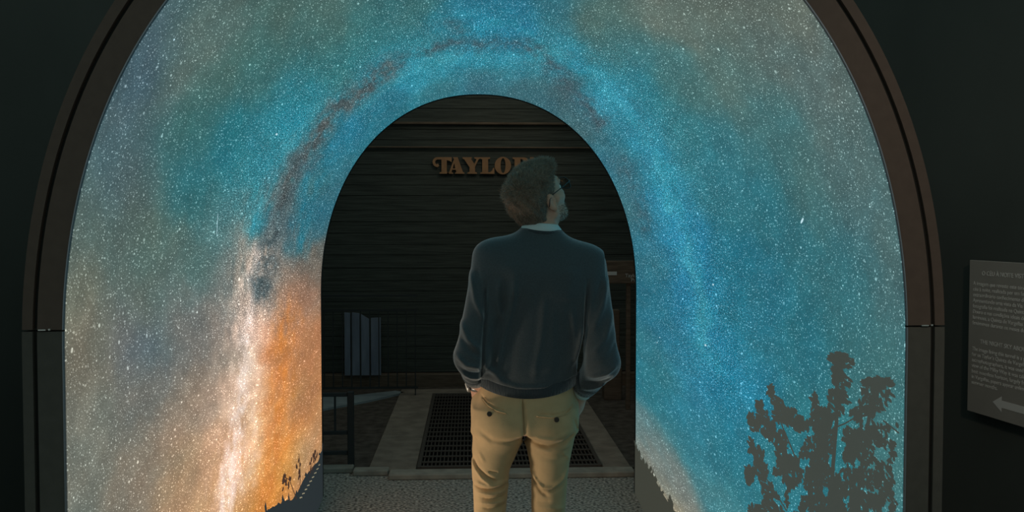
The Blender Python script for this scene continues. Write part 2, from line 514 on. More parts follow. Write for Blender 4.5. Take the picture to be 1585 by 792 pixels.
G_TREE = glow('backlit_tree_print', rgb(60, 66, 61))
G_HILL_L = glow('backlit_hill_print_cool', rgb(38, 44, 47))
G_HILL_R = glow('backlit_hill_print_warm', rgb(58, 60, 52))
G_STAR = glow('backlit_bright_star', rgb(190, 225, 235))
G_GRASS = glow('backlit_grass_print', rgb(66, 44, 34))
G_SPARK = glow('backlit_pale_line', rgb(215, 200, 160))

def decal(name, polys, m, inset=0.004):
    """flat print shapes on the lining, given in (t, w)"""
    V, Fc = [], []
    for p in polys:
        base_i = len(V)
        V.extend((surf(np.array([q[0] for q in p]), np.array([q[1] for q in p]), inset) - OFF).tolist())
        Fc.append(tuple(range(base_i, base_i + len(p))))
    return link(name, mesh(name, V, Fc), m, lining)

def hill(name, ridge, m, side, seed, plants):
    r = random.Random(seed)
    ws = np.linspace(0, 1, 260)
    rw = [q[1] for q in ridge]
    rt = [q[0] if side < 0 else 1 - q[0] for q in ridge]
    order = np.argsort(rw)
    top = np.interp(ws, np.array(rw)[order], np.array(rt)[order])
    top = top + (fbm(ws * 90, ws * 0 + 3, seed, 4) - 0.5) * 0.004
    polys = []
    for i in range(len(ws) - 1):
        for k in range(6):
            f0, f1 = k / 6, (k + 1) / 6
            q = [(top[i] * f0, ws[i]), (top[i + 1] * f0, ws[i + 1]), (top[i + 1] * f1, ws[i + 1]), (top[i] * f1, ws[i])]
            polys.append(q)
    for _ in range(plants):
        w0 = r.uniform(0.0, 0.95)
        t0 = float(np.interp(w0, ws, top))
        hgt = r.uniform(0.002, 0.009)
        dw = r.uniform(0.002, 0.005)
        lean = r.uniform(-0.01, 0.01)
        polys.append([(t0 - 0.002, w0 - dw), (t0 - 0.002, w0 + dw), (t0 + hgt * 0.6, w0 + dw * 1.3 + lean), (t0 + hgt, w0 + lean), (t0 + hgt * 0.5, w0 - dw + lean)])
    if side > 0:
        polys = [[(1 - a, b) for a, b in q] for q in polys]
    return decal(name, polys, m, 0.003)

tag(hill('hill_silhouette', hillL, G_HILL_L, -1, 5, 26), 'dark hillside silhouette printed at the foot of the glowing wall')
tag(hill('hill_silhouette', hillR, G_HILL_R, 1, 9, 120), 'dark hillside silhouette printed at the foot of the glowing wall')

def leaf(cx, cy, L, Wd, ang, chart):
    c, s = math.cos(ang), math.sin(ang)
    out = []
    for (a, b) in ((-1, 0), (-0.5, 0.8), (0.1, 1), (0.65, 0.6), (1, 0), (0.6, -0.6), (0, -1), (-0.55, -0.75)):
        x, y = a * L / 2, b * Wd / 2
        out.append(chart(cx + x * c - y * s, cy + x * s + y * c))
    return out

def tree_chart(x, y):
    u, v = (x - 1270) / 100, (y - 700) / 100
    bs = (1, u, v, u * u, u * v, v * v, u**3, u * u * v)
    t, w = (sum(a * b for a, b in zip(row, bs)) for row in TREE)
    return t, min(w, 0.999)

tree_polys = []
tr = random.Random(21)
# leaf masses of the tree print: centre x, y, half width, half height, leaf count, main leaf direction
MASS = [(1299, 553, 15, 8, 34, 0.3), (1308, 560, 17, 8, 26, 0.5), (1299, 580, 10, 18, 34, 1.2), (1307, 590, 12, 10, 16, 0.6), (1298, 612, 14, 14, 36, 1.0), (1308, 616, 12, 8, 12, 0.6),
        (1292, 640, 17, 16, 46, 1.3), (1278, 650, 22, 16, 50, 1.3), (1268, 660, 18, 24, 60, 1.5), (1262, 618, 5, 8, 8, 1.4), (1266, 632, 7, 12, 14, 1.5),
        (1358, 590, 24, 7, 44, 0.2), (1372, 592, 14, 7, 18, 0.5), (1353, 606, 18, 14, 50, 1.1), (1352, 626, 20, 14, 46, 1.0), (1335, 642, 20, 12, 40, 2.4), (1380, 618, 8, 16, 12, 1.0),
        (1195, 606, 5, 10, 12, 1.5), (1205, 620, 8, 8, 14, 0.5), (1212, 640, 15, 14, 46, 0.8), (1228, 646, 16, 12, 46, 0.9), (1240, 658, 12, 10, 26, 0.8), (1178, 628, 6, 9, 11, 1.2), (1182, 645, 10, 12, 26, 0.9), (1164, 648, 5, 8, 13, 1.5), (1172, 658, 8, 12, 18, 1.1), (1192, 664, 12, 12, 32, 0.9), (1205, 682, 15, 18, 62, 1.3),
        (1166, 690, 5, 14, 17, 1.4), (1176, 705, 9, 14, 26, 1.2), (1162, 735, 8, 14, 34, 1.6), (1180, 728, 11, 14, 34, 1.2), (1210, 715, 17, 22, 84, 1.4), (1228, 730, 18, 24, 90, 1.4), (1190, 758, 10, 18, 26, 1.1), (1200, 778, 18, 14, 40, 1.0), (1176, 788, 16, 7, 24, 0.8), (1228, 770, 12, 14, 26, 1.3),
        (1262, 705, 22, 30, 130, 1.5), (1280, 680, 16, 24, 80, 1.5), (1275, 745, 28, 26, 160, 1.5), (1270, 782, 34, 18, 140, 1.5), (1312, 770, 24, 26, 130, 1.5), (1320, 720, 16, 30, 100, 1.4), (1322, 682, 16, 24, 80, 1.4), (1340, 665, 20, 16, 56, 1.0), (1352, 690, 16, 24, 60, 1.1), (1368, 672, 14, 22, 36, 1.0), (1350, 735, 22, 24, 96, 1.2), (1372, 740, 16, 26, 56, 1.1), (1384, 700, 6, 22, 16, 1.0), (1345, 778, 28, 16, 100, 1.3), (1380, 778, 12, 18, 34, 1.2), (1387, 655, 6, 20, 8, 0.8)]
for gy in range(800, 900, 9):
    MASS.append((1275, gy, 112, 8, 120, 1.4))
HOLE = [(1302, 655, 8, 11), (1299, 703, 7, 30), (1234, 682, 12, 10), (1246, 716, 7, 8), (1196, 705, 6, 22), (1232, 772, 9, 14), (1364, 702, 7, 11), (1345, 650, 7, 5), (1366, 645, 5, 8), (1384, 640, 8, 14), (1384, 672, 5, 8), (1212, 775, 6, 8), (1312, 775, 5, 6), (1388, 722, 4, 9), (1330, 718, 4, 6), (1280, 760, 4, 8), (1374, 785, 4, 8), (1352, 722, 4, 4), (1258, 672, 5, 4), (1326, 660, 6, 4), (1168, 772, 12, 8), (1225, 700, 4, 5)]
for (cx_, cy_, hw, hh, n_, dr) in MASS:
    for _ in range(int(n_ * 1.35)):
        a_ = tr.uniform(0, 2 * math.pi)
        r_ = math.sqrt(tr.random())
        x_, y_ = cx_ + hw * r_ * math.cos(a_), cy_ + hh * r_ * math.sin(a_)
        if any(((x_ - hx) / (hw2 + 2)) ** 2 + ((y_ - hy) / (hh2 + 2)) ** 2 < 1 for hx, hy, hw2, hh2 in HOLE):
            continue
        tree_polys.append(leaf(x_, y_, tr.uniform(8, 14), tr.uniform(3.4, 6.0), dr + tr.gauss(0, 0.45), tree_chart))
def twig(pts, w0):
    for (a, b) in zip(pts[:-1], pts[1:]):
        dx, dy = b[0] - a[0], b[1] - a[1]
        L_ = math.hypot(dx, dy)
        nx, ny = -dy / L_ * w0, dx / L_ * w0
        tree_polys.append([tree_chart(a[0] + nx, a[1] + ny), tree_chart(a[0] - nx, a[1] - ny), tree_chart(b[0] - nx, b[1] - ny), tree_chart(b[0] + nx, b[1] + ny)])
twig([(1195, 600), (1205, 640), (1230, 700), (1265, 792)], 1.0)
twig([(1165, 690), (1185, 735), (1220, 790)], 0.9)
twig([(1264, 612), (1270, 660), (1275, 800)], 1.8)
twig([(1298, 550), (1297, 650), (1285, 800)], 3.0)
twig([(1358, 590), (1345, 660), (1325, 800)], 3.0)
twig([(1293, 662), (1310, 655), (1335, 640)], 1.2)
twig([(1370, 650), (1395, 670)], 1.2)
tree_polys = [[q for q in p] for p in tree_polys]
tag(decal('tree_silhouette', tree_polys, G_TREE, 0.004), 'dark leafy tree silhouette printed low on the blue wall', kind='stuff')

# grass stems on the orange foot of the sky
gp = []
gr = random.Random(4)
def stem(pts, w0=0.0012):
    for (a, b) in zip(pts[:-1], pts[1:]):
        gp.append([(a[0], a[1] - w0), (a[0], a[1] + w0), (b[0], b[1] + w0), (b[0], b[1] - w0)])
def seed_head(t, w, n, spread=0.006):
    for _ in range(n):
        a, L_ = gr.uniform(-0.7, 0.7), gr.uniform(0.004, 0.007)
        t0, w0 = t + gr.uniform(-spread, spread * 0.4), w + gr.uniform(-0.010, 0.010)
        gp.append([(t0, w0 - 0.0028), (t0 + L_ * 0.4, w0 - 0.005 + a * 0.005), (t0 + L_, w0 + a * 0.008), (t0 + L_ * 0.4, w0 + 0.004 + a * 0.005)])
for s_ in (stem1, stem2, stem3, stem4):
    stem(s_)
seed_head(stem1[2][0] - 0.004, stem1[2][1], 9, 0.009)
seed_head(stem1[1][0] - 0.004, stem1[1][1] + 0.006, 5)
seed_head(stem2[2][0] - 0.012, stem2[2][1], 7, 0.012)
seed_head(stem3[2][0] - 0.004, stem3[2][1], 5)
seed_head(stem3[1][0], stem3[1][1] + 0.004, 4)
seed_head(stem4[2][0] - 0.003, stem4[2][1], 7)
tag(decal('grass_silhouette', gp, G_GRASS, 0.005), 'dark seed-head grass silhouettes printed on the orange glow', kind='stuff')
sp = []
for k in range(26):
    f = k / 25
    t0 = 0.0435 + 0.002 * f + 0.0012 * math.sin(k * 2.1)
    w0 = 0.02 + 0.105 * f
    sp.append([(t0, w0), (t0 + 0.0007, w0), (t0 + 0.0009, w0 + 0.0022), (t0, w0 + 0.0022)])
tag(decal('moonlit_track', sp, G_SPARK, 0.006), None, kind='stuff')
bs_ = []
for (t0, w0), r_ in list(zip(bigstar, (1.7, 1.1, 1.3, 0.9, 0.9))) + [(clu[0], 1.6)]:
    bs_.append([(t0 + r_ * math.cos(q) / LT, w0 + r_ * math.sin(q) / LW) for q in np.linspace(0, 2 * math.pi, 9)[:-1]])
bs_.append([(galaxy[0][0] + (3.6 * math.cos(q) * 0.9 + 1.6 * math.sin(q) * 0.4) / LT * 0.8, galaxy[0][1] + (-3.4 * math.cos(q) + 1.6 * math.sin(q)) / LW * 0.8) for q in np.linspace(0, 2 * math.pi, 13)[:-1]])
bs_.append([(meteor[0][0], meteor[0][1] - 0.0006), (meteor[0][0], meteor[0][1] + 0.0006), (meteor[1][0], meteor[1][1] + 0.0006), (meteor[1][0], meteor[1][1] - 0.0006)])
for b1 in bs_:
    decal('bright_star', [b1], G_STAR, 0.003)

# ------------------------------------------------------------------ tunnel frame, shell and rims
SEAM_Z = 1.336

def arch_path(y, n_out, part='all', n=96):
    """points of the section at y pushed outward by n_out: list of (x, z)"""
    aa, bb, z0 = section(y)
    aa += n_out
    bb += n_out
    p0 = math.asin(((SEAM_Z - z0) / bb) ** (PN / 2))
    def pt(ph):
        c, s = math.cos(ph), math.sin(ph)
        return (-math.copysign(abs(c) ** (2 / PN), c) * aa, z0 + abs(s) ** (2 / PN) * bb)
    leg = [(-aa, 0.0), (-aa, z0)] + [pt((p0 - 0.003) * k / 6) for k in range(1, 7)]
    if part == 'left':
        return leg
    if part == 'right':
        return [(-x, z) for x, z in leg[::-1]]
    if part == 'arch':
        return [pt(p0 + (math.pi - 2 * p0) * k / n) for k in range(n + 1)]
    return [(-aa, 0.0)] + [pt(math.pi * k / n) for k in range(n + 1)] + [(aa, 0.0)]

def sweep(name, prof, part, m, parent, ybase=None, n=96):
    """prof: list of (outward, y) corners of a closed profile swept along the arch"""
    paths = [arch_path(YN if ybase is None else ybase, p[0], part=part, n=n) for p in prof]
    V, Fc = [], []
    L_ = len(paths[0])
    K = len(prof)
    for i in range(L_):
        for k in range(K):
            V.append((paths[k][i][0], prof[k][1] - YN, paths[k][i][1]))
    for i in range(L_ - 1):
        for k in range(K):
            k2 = (k + 1) % K
            Fc.append((i * K + k, i * K + k2, (i + 1) * K + k2, (i + 1) * K + k))
    Fc.append(tuple(range(K)))
    Fc.append(tuple(range((L_ - 1) * K, L_ * K))[::-1])
    return link(name, mesh(name, V, Fc), m, parent)

for part in ('arch', 'left', 'right'):
    mf = M_FRAME if part == 'arch' else M_FRAME_LEG
    nm = 'frame_arch' if part == 'arch' else 'frame_leg'
    f_ = sweep(nm, [(0.0036, YN - 0.004), (0.059, YN - 0.004), (0.059, YN + 0.04), (0.0036, YN + 0.04)], part, mf, tunnel)
    if part == 'arch':
        tag(f_, 'dark brown arched frame band around the glowing print')
    sweep('frame_groove', [(0.059, YN + 0.01), (0.070, YN + 0.01), (0.070, YN + 0.04), (0.059, YN + 0.04)], part, M_GROOVE, f_)
    sweep('frame_outer_band', [(0.070, YN - 0.002), (0.093, YN - 0.002), (0.093, YN + 0.04), (0.070, YN + 0.04)], part, mf, f_)
    lp = sweep('frame_lip', [(0.0008, YN - 0.007), (0.0036, YN - 0.007), (0.0036, YN + 0.005), (0.0008, YN + 0.005)], part, M_LIP, f_)
sweep('rear_trim', [(-0.002, 5.195), (0.05, 5.195), (0.05, 5.23), (-0.002, 5.23)], 'all', M_GROOVE, tunnel, 5.2)
# outer shell of the tunnel, a dark skin from the front frame to the rear trim
ysh = np.linspace(YN + 0.04, 5.2, 12)
V, Fc = [], []
for y_ in ysh:
    for (x_, z_) in arch_path(y_, 0.075 if y_ < 5 else 0.05, n=64):
        V.append((x_, y_ - YN, z_))
K = 67
for i in range(len(ysh) - 1):
    for k in range(K - 1):
        Fc.append((i * K + k, i * K + k + 1, (i + 1) * K + k + 1, (i + 1) * K + k))
link('outer_shell', mesh('outer_shell', V, Fc, True), M_BLACKWALL, tunnel)
for sx, xl in ((-1, -1.000), (1, 1.000)):
    la = box('latch', xl - 0.010, xl + 0.007, -0.0105, -0.004, SEAM_Z - 0.0015, SEAM_Z + 0.0018, M_METAL, tunnel, 0.0008)
    tag(la, 'small bright metal latch on the frame joint')
    box('latch_screw', xl + 0.012, xl + 0.017, -0.0105, -0.004, SEAM_Z - 0.001, SEAM_Z + 0.003, M_METAL, la, 0.0008)

# ------------------------------------------------------------------ room shell
def plane_strip(name, pts, z0, z1, thick, m, flip=1):
    """vertical wall along two plan points with real thickness"""
    (x0, y0), (x1, y1) = pts
    d = Vector((x1 - x0, y1 - y0, 0)).normalized()
    nrm = Vector((d.y, -d.x, 0)) * thick * flip
    V = []
    for (x, y) in ((x0, y0), (x1, y1)):
        for z in (z0, z1):
            V.append((x, y, z))
            V.append((x + nrm.x, y + nrm.y, z))
    Fc = [(0, 4, 6, 2), (1, 3, 7, 5), (0, 2, 3, 1), (4, 5, 7, 6), (0, 1, 5, 4), (2, 6, 7, 3)]
    o = link(name, mesh(name, V, Fc), m)
    o['kind'] = 'structure'
    return o

floor = link('floor', bm_mesh('floor', box_bm(-4, 4, -4, 9.2, -0.12, 0.0)), M_GRAVEL)
floor['kind'] = 'structure'
wall_right = plane_strip('wall_right', ((1.969, 0.6), (1.388, 5.25)), 0, 3.5, 0.12, M_BLACKWALL, 1)
wall_left = plane_strip('wall_left', ((-2.1, 0.6), (-1.6, 5.25)), 0, 3.5, 0.12, M_BLACKWALL, -1)
wall_hl = plane_strip('wall_far_left', ((-2.6, 5.25), (-2.6, 9.0)), 0, 3.5, 0.12, M_BLACKWALL, -1)
wall_hr = plane_strip('wall_far_right', ((2.6, 5.25), (2.6, 9.0)), 0, 3.5, 0.12, M_BLACKWALL, 1)
wall_sl = plane_strip('wall_step_left', ((-2.6, 5.25), (-1.6, 5.25)), 0, 3.5, 0.1, M_BLACKWALL, -1)
wall_sr = plane_strip('wall_step_right', ((1.388, 5.25), (2.6, 5.25)), 0, 3.5, 0.1, M_BLACKWALL, -1)
# ------------------------------------------------------------------ cellar behind the tunnel
WB = 8.75
wall_back = link('wall_back', bm_mesh('wall_back', box_bm(-2.6, 2.6, WB + 0.03, WB + 0.15, 0, 3.5)), M_BACKWOOD)
wall_back['kind'] = 'structure'
pr = random.Random(3)
z = 0.14
while z < 3.48:
    h = pr.choice((0.11, 0.125, 0.14, 0.10))
    if 2.44 < z < 2.52:
        h = 0.06
    h = min(h, 3.5 - z)
    pro = pr.uniform(0.0, 0.007)
    box('plank', -2.59, 2.59, WB - pro, WB + 0.03, z + 0.0012, z + h - 0.0012, M_BACKWOOD, wall_back, 0.003)
    z += h
box('ledge', -1.6, 2.3, WB - 0.055, WB - 0.013, 2.525, 2.548, M_TIMBER, wall_back, 0.004)
box('ledge', -1.6, 2.3, WB - 0.045, WB - 0.013, 2.30, 2.315, M_TIMBER, wall_back, 0.004)
box('base_board', -2.59, 2.59, WB - 0.10, WB + 0.03, 0.0, 0.135, M_TIMBER, wall_back, 0.006)

# wall lettering, drawn as outlines in a unit-height box
def arcpts(cx, cy, rx, ry, a0, a1, n=14):
    return [(cx + rx * math.cos(math.radians(a0 + (a1 - a0) * k / n)), cy + ry * math.sin(math.radians(a0 + (a1 - a0) * k / n))) for k in range(n + 1)]
GLYPH = {
    'T': (1.06, [[(0.42, 0), (0.98, 0), (0.98, 0.07), (0.86, 0.12), (0.86, 0.82), (1.02, 0.78), (1.16, 0.70), (1.16, 1.0), (0.55, 1.0)]
                 + arcpts(0.30, 0.70, 0.30, 0.30, 90, 268, 16) + arcpts(0.29, 0.50, 0.10, 0.10, -90, 90, 8) + arcpts(0.31, 0.70, 0.15, 0.16, 240, 90, 8)
                 + [(0.54, 0.86), (0.54, 0.12), (0.42, 0.07)]]),
    'A': (0.98, [[(0.0, 0), (0.36, 0), (0.36, 0.07), (0.27, 0.10), (0.31, 0.24), (0.52, 0.24), (0.56, 0.10), (0.48, 0.07), (0.48, 0), (1.05, 0), (1.05, 0.07), (0.96, 0.10), (0.64, 1.0), (0.36, 1.0), (0.42, 0.88), (0.12, 0.10), (0.0, 0.07)],
                 [(0.34, 0.32), (0.49, 0.32), (0.43, 0.66)]]),
    'Y': (0.98, [[(0.26, 0), (0.84, 0), (0.84, 0.07), (0.72, 0.12), (0.72, 0.42), (0.94, 0.88), (1.04, 0.92), (1.04, 1.0), (0.68, 1.0), (0.68, 0.92), (0.80, 0.88), (0.68, 0.60), (0.46, 0.92), (0.52, 0.92), (0.52, 1.0), (-0.04, 1.0), (-0.04, 0.92), (0.06, 0.88), (0.38, 0.40), (0.38, 0.12), (0.26, 0.07)]]),
    'L': (0.92, [[(0.06, 0), (0.92, 0), (0.92, 0.36), (0.84, 0.36), (0.78, 0.20), (0.66, 0.10), (0.54, 0.10), (0.54, 0.88), (0.66, 0.92), (0.66, 1.0), (0.06, 1.0), (0.06, 0.92), (0.18, 0.88), (0.18, 0.12), (0.06, 0.07)]]),
    'O': (1.06, [arcpts(0.52, 0.5, 0.50, 0.53, 0, 360, 32)[:-1], arcpts(0.53, 0.5, 0.15, 0.45, 0, 360, 24)[:-1]]),
    'R': (1.08, [[(0.06, 0), (0.64, 0), (0.64, 0.07), (0.54, 0.12), (0.54, 0.44), (0.62, 0.42), (0.72, 0.10), (0.80, 0.0), (1.12, 0), (1.12, 0.07), (1.04, 0.10), (0.94, 0.42), (0.84, 0.50)]
                 + arcpts(0.74, 0.75, 0.30, 0.25, -60, 90, 12) + [(0.06, 1.0), (0.06, 0.92), (0.18, 0.88), (0.18, 0.12), (0.06, 0.07)],
                 [(0.54, 0.55)] + arcpts(0.60, 0.73, 0.11, 0.17, -80, 80, 8) + [(0.54, 0.91)]]),
    "'": (0.36, [[(0.08, 0.62), (0.16, 0.62), (0.30, 0.86), (0.28, 1.02), (0.06, 1.02), (0.04, 0.84)]]),
    'S': (0.86, [arcpts(0.42, 0.72, 0.38, 0.31, 20, 250, 16) + arcpts(0.44, 0.30, 0.12, 0.16, 80, -110, 8) + [(0.22, 0.12), (0.12, 0.34), (0.03, 0.34), (0.03, 0.0)] + arcpts(0.46, 0.28, 0.38, 0.31, -110, 70, 14) + arcpts(0.42, 0.74, 0.14, 0.14, 250, 60, 8) + [(0.66, 0.70), (0.78, 0.70)]]),
}
def glyph_mesh(ch, size, depth):
    cu = bpy.data.curves.new('glyph', 'CURVE')
    cu.dimensions = '2D'
    cu.fill_mode = 'BOTH'
    cu.extrude = depth / 2
    for loop in GLYPH[ch][1]:
        s = cu.splines.new('POLY')
        s.points.add(len(loop) - 1)
        for p, q in zip(s.points, loop):
            p.co = (q[0] * size, q[1] * size, 0, 1)
        s.use_cyclic_u = True
    o = bpy.data.objects.new('glyph_tmp', cu)
    COL.objects.link(o)
    dg = bpy.context.evaluated_depsgraph_get()
    me = bpy.data.meshes.new_from_object(o.evaluated_get(dg))
    bpy.data.objects.remove(o)
    bpy.data.curves.remove(cu)
    return me
lettering = empty('wall_lettering', (-0.415, WB - 0.035, 2.055), 'faded tan serif lettering fixed high on the dark planked wall', 'lettering')
cxl = 0.0
for ch in "TAYLOR'S":
    me = glyph_mesh(ch, 0.158, 0.02)
    me.name = 'letter'
    o = link('letter', me, M_LETTER, lettering)
    o.rotation_euler = (math.pi / 2, 0, 0)
    o.location = (cxl, 0, 0)
    cxl += GLYPH[ch][0] * 0.157 if ch != 'T' else 0.139

# ---- floor pieces of the cellar
box('cellar_ground', -2.6, 2.6, 5.72, WB - 0.02, 0.0, 0.012, M_EARTH, floor)
for (x0, x1, y0, y1) in ((-0.70, -0.40, 5.66, 6.52), (-0.70, -0.40, 6.53, 7.40), (-0.70, -0.40, 7.41, 8.25), (0.79, 0.965, 5.66, 6.19), (0.79, 0.965, 6.20, 7.30), (0.79, 0.965, 7.31, 8.25), (-0.70, 0.1, 8.26, 8.45), (0.11, 0.965, 8.26, 8.45)):
    box('paving_slab', x0, x1, y0, y1, 0.0, 0.03, M_STONE, floor, 0.004)
for (x0, x1) in ((-0.56, -0.03), (-0.02, 0.47), (0.48, 0.97)):
    box('kerb_stone', x0, x1, 5.53, 5.655, 0.0, 0.035, M_KERB, floor, 0.006)
for (x0, x1, yo) in ((-1.02, -0.80, 0.10), (-0.79, -0.57, 0.03)):
    box('kerb_stone', x0, x1, 5.60 + yo, 5.69 + yo, 0.0, 0.035, M_KERB, floor, 0.006)
# pale strip crossing the left of the cellar floor
st_ = link('concrete_strip', mesh('concrete_strip', [(-1.36, 7.5, 0.012), (-0.95, 7.92, 0.012), (-0.66, 8.3, 0.012), (-0.75, 8.38, 0.012), (-1.1, 8.18, 0.012), (-1.6, 8.2, 0.012), (-1.36, 7.5, 0.03), (-0.95, 7.92, 0.03), (-0.66, 8.3, 0.03), (-0.75, 8.38, 0.03), (-1.1, 8.18, 0.03), (-1.6, 8.2, 0.03)], [(6, 7, 8, 9, 10, 11), (5, 4, 3, 2, 1, 0)] + [(i, (i + 1) % 6, 6 + (i + 1) % 6, 6 + i) for i in range(6)]), M_CONC, floor)

# ---- metal floor grate
grate = empty('floor_grate', (0.19, 5.70, 0.012), 'wide rusty metal floor grate between stone slabs behind the man', 'grate')
GX0, GX1, GY1 = -0.585, 0.595, 2.5
box('pit', GX0, GX1, 0, GY1, 0.0, 0.004, M_PIT, grate)
for (n_, x0, x1, y0, y1) in (('grate_frame', GX0, GX0 + 0.025, 0, GY1), ('grate_frame', GX1 - 0.025, GX1, 0, GY1), ('grate_frame', GX0 + 0.025, GX1 - 0.025, 0, 0.025), ('grate_frame', GX0 + 0.025, GX1 - 0.025, GY1 - 0.025, GY1)):
    box(n_, x0, x1, y0, y1, 0.004, 0.026, M_GRATE, grate, 0.002)
bar_me = bm_mesh('grate_bar', box_bm(-0.0035, 0.0035, 0.026, GY1 - 0.026, 0.004, 0.020))
bar_me.materials.append(M_GRATE)
nb = 44
for k in range(nb):
    o = link('grate_bar', bar_me, None, grate)
    o.location = (GX0 + 0.04 + (GX1 - GX0 - 0.08) * k / (nb - 1), 0, 0)
cross_me = bm_mesh('cross_bar', box_bm(GX0 + 0.026, GX1 - 0.026, -0.014, 0.014, 0.0205, 0.0245))
cross_me.materials.append(M_GRATE)
for k in range(17):
    o = link('cross_bar', cross_me, None, grate)
    o.location = (0, 0.12 + (GY1 - 0.24) * k / 16, 0)

# ---- railings
rail = empty('metal_railing', (-0.823, 5.81, 0.0), 'low black metal railing with a thick end post beside the tunnel mouth', 'railing')
box('post', -0.02, 0.02, -0.02, 0.02, 0.012, 0.50, M_BLACKSTEEL, rail, 0.003)
for z_ in (0.105, 0.235, 0.48):
    box('rail', -0.9, -0.021, -0.012, 0.012, z_ - 0.012, z_ + 0.012, M_BLACKSTEEL, rail, 0.002)
for k in range(8):
    x_ = -0.10 - 0.105 * k
    box('baluster', x_ - 0.006, x_ + 0.006, -0.006, 0.006, 0.249, 0.467, M_BLACKSTEEL, rail)
box('post', -0.92, -0.881, -0.02, 0.02, 0.012, 0.50, M_BLACKSTEEL, rail, 0.003)
rail2 = empty('metal_railing', (-1.55, 8.15, 0.0), 'tall thin black baluster railing in front of the pale boards', 'railing')
for z_, l_ in ((0.80, 1.02), (0.93, 1.02), (0.10, 1.02)):
    box('rail', 0.0, l_, -0.01, 0.01, z_ - 0.009, z_ + 0.009, M_BLACKSTEEL, rail2)
for k in range(13):
    x_ = 0.02 + 0.0815 * k
    box('baluster', x_ - 0.005, x_ + 0.005, -0.005, 0.005, 0.03 if k in (0, 12) else 0.11, 0.79, M_BLACKSTEEL, rail2)

# ---- four pale boards standing on the base board
boards = empty('board_panel', (-1.25, 8.62, 0.135), 'four pale grey upright boards with an uneven top standing against the dark wall', 'boards')
xb = 0.0
for w_, h0, h1 in ((0.062, 0.60, 0.595), (0.088, 0.60, 0.59), (0.10, 0.585, 0.53), (0.10, 0.545, 0.55)):
    V = [(xb, 0, 0), (xb + w_ - 0.008, 0, 0), (xb + w_ - 0.008, 0, h1), (xb, 0, h0), (xb, 0.022, 0), (xb + w_ - 0.008, 0.022, 0), (xb + w_ - 0.008, 0.022, h1), (xb, 0.022, h0)]
    link('board', mesh('board', V, [(0, 1, 2, 3), (5, 4, 7, 6), (0, 4, 5, 1), (1, 5, 6, 2), (2, 6, 7, 3), (3, 7, 4, 0)]), M_PALEBOARD, boards)
    xb += w_
box('batten', -0.004, xb - 0.004, 0.022, 0.04, 0.1, 0.15, M_TIMBER, boards)

# ---- text helper (flat print / lettering)
def text_mesh(body, size, extr=0.0004, bold=0.0):
    cu = bpy.data.curves.new('txt', 'FONT')
    cu.body = body
    cu.size = size
    cu.extrude = extr
    cu.offset = bold
    cu.resolution_u = 3
    o = bpy.data.objects.new('txt_tmp', cu)
    COL.objects.link(o)
    dg = bpy.context.evaluated_depsgraph_get()
    me = bpy.data.meshes.new_from_object(o.evaluated_get(dg))
    bpy.data.objects.remove(o)
    bpy.data.curves.remove(cu)
    return me

# ---- brown information board on posts, right of the man
ib = empty('information_board', (1.27, 7.5, 0.012), 'brown wooden board on thin posts partly hidden by the tunnel edge', 'sign')
box('board', -0.34, 0.36, -0.012, 0.012, 1.065, 1.255, M_TIMBER, ib, 0.004)
for x_ in (0.0, 0.31):
    box('post', x_ - 0.018, x_ + 0.018, 0.013, 0.045, 0.0, 1.20, M_TIMBER, ib, 0.003)
box('printed_strip', -0.26, -0.105, -0.016, -0.0121, 1.135, 1.165, M_PAPER, ib)
for k, s_ in enumerate(("Taylor's", "Port")):
    me = text_mesh(s_, 0.042, 0.001)
    o = link('printed_text', me, M_PAPER, ib)
    o.rotation_euler = (math.pi / 2, 0, 0)
    o.location = (-0.035 + 0.05 * k, -0.0135, 1.118 - 0.036 * k)
bx_ = empty('wooden_box', (1.215, 7.95, 0.012), 'narrow dull brown upright box standing behind the board posts', 'box')
box('box_body', -0.06, 0.055, 0, 0.10, 0.29, 0.80, M_TIMBER, bx_, 0.006)
box('box_stand', -0.085, 0.075, -0.02, 0.12, 0.0, 0.29, M_TIMBER, bx_, 0.006)

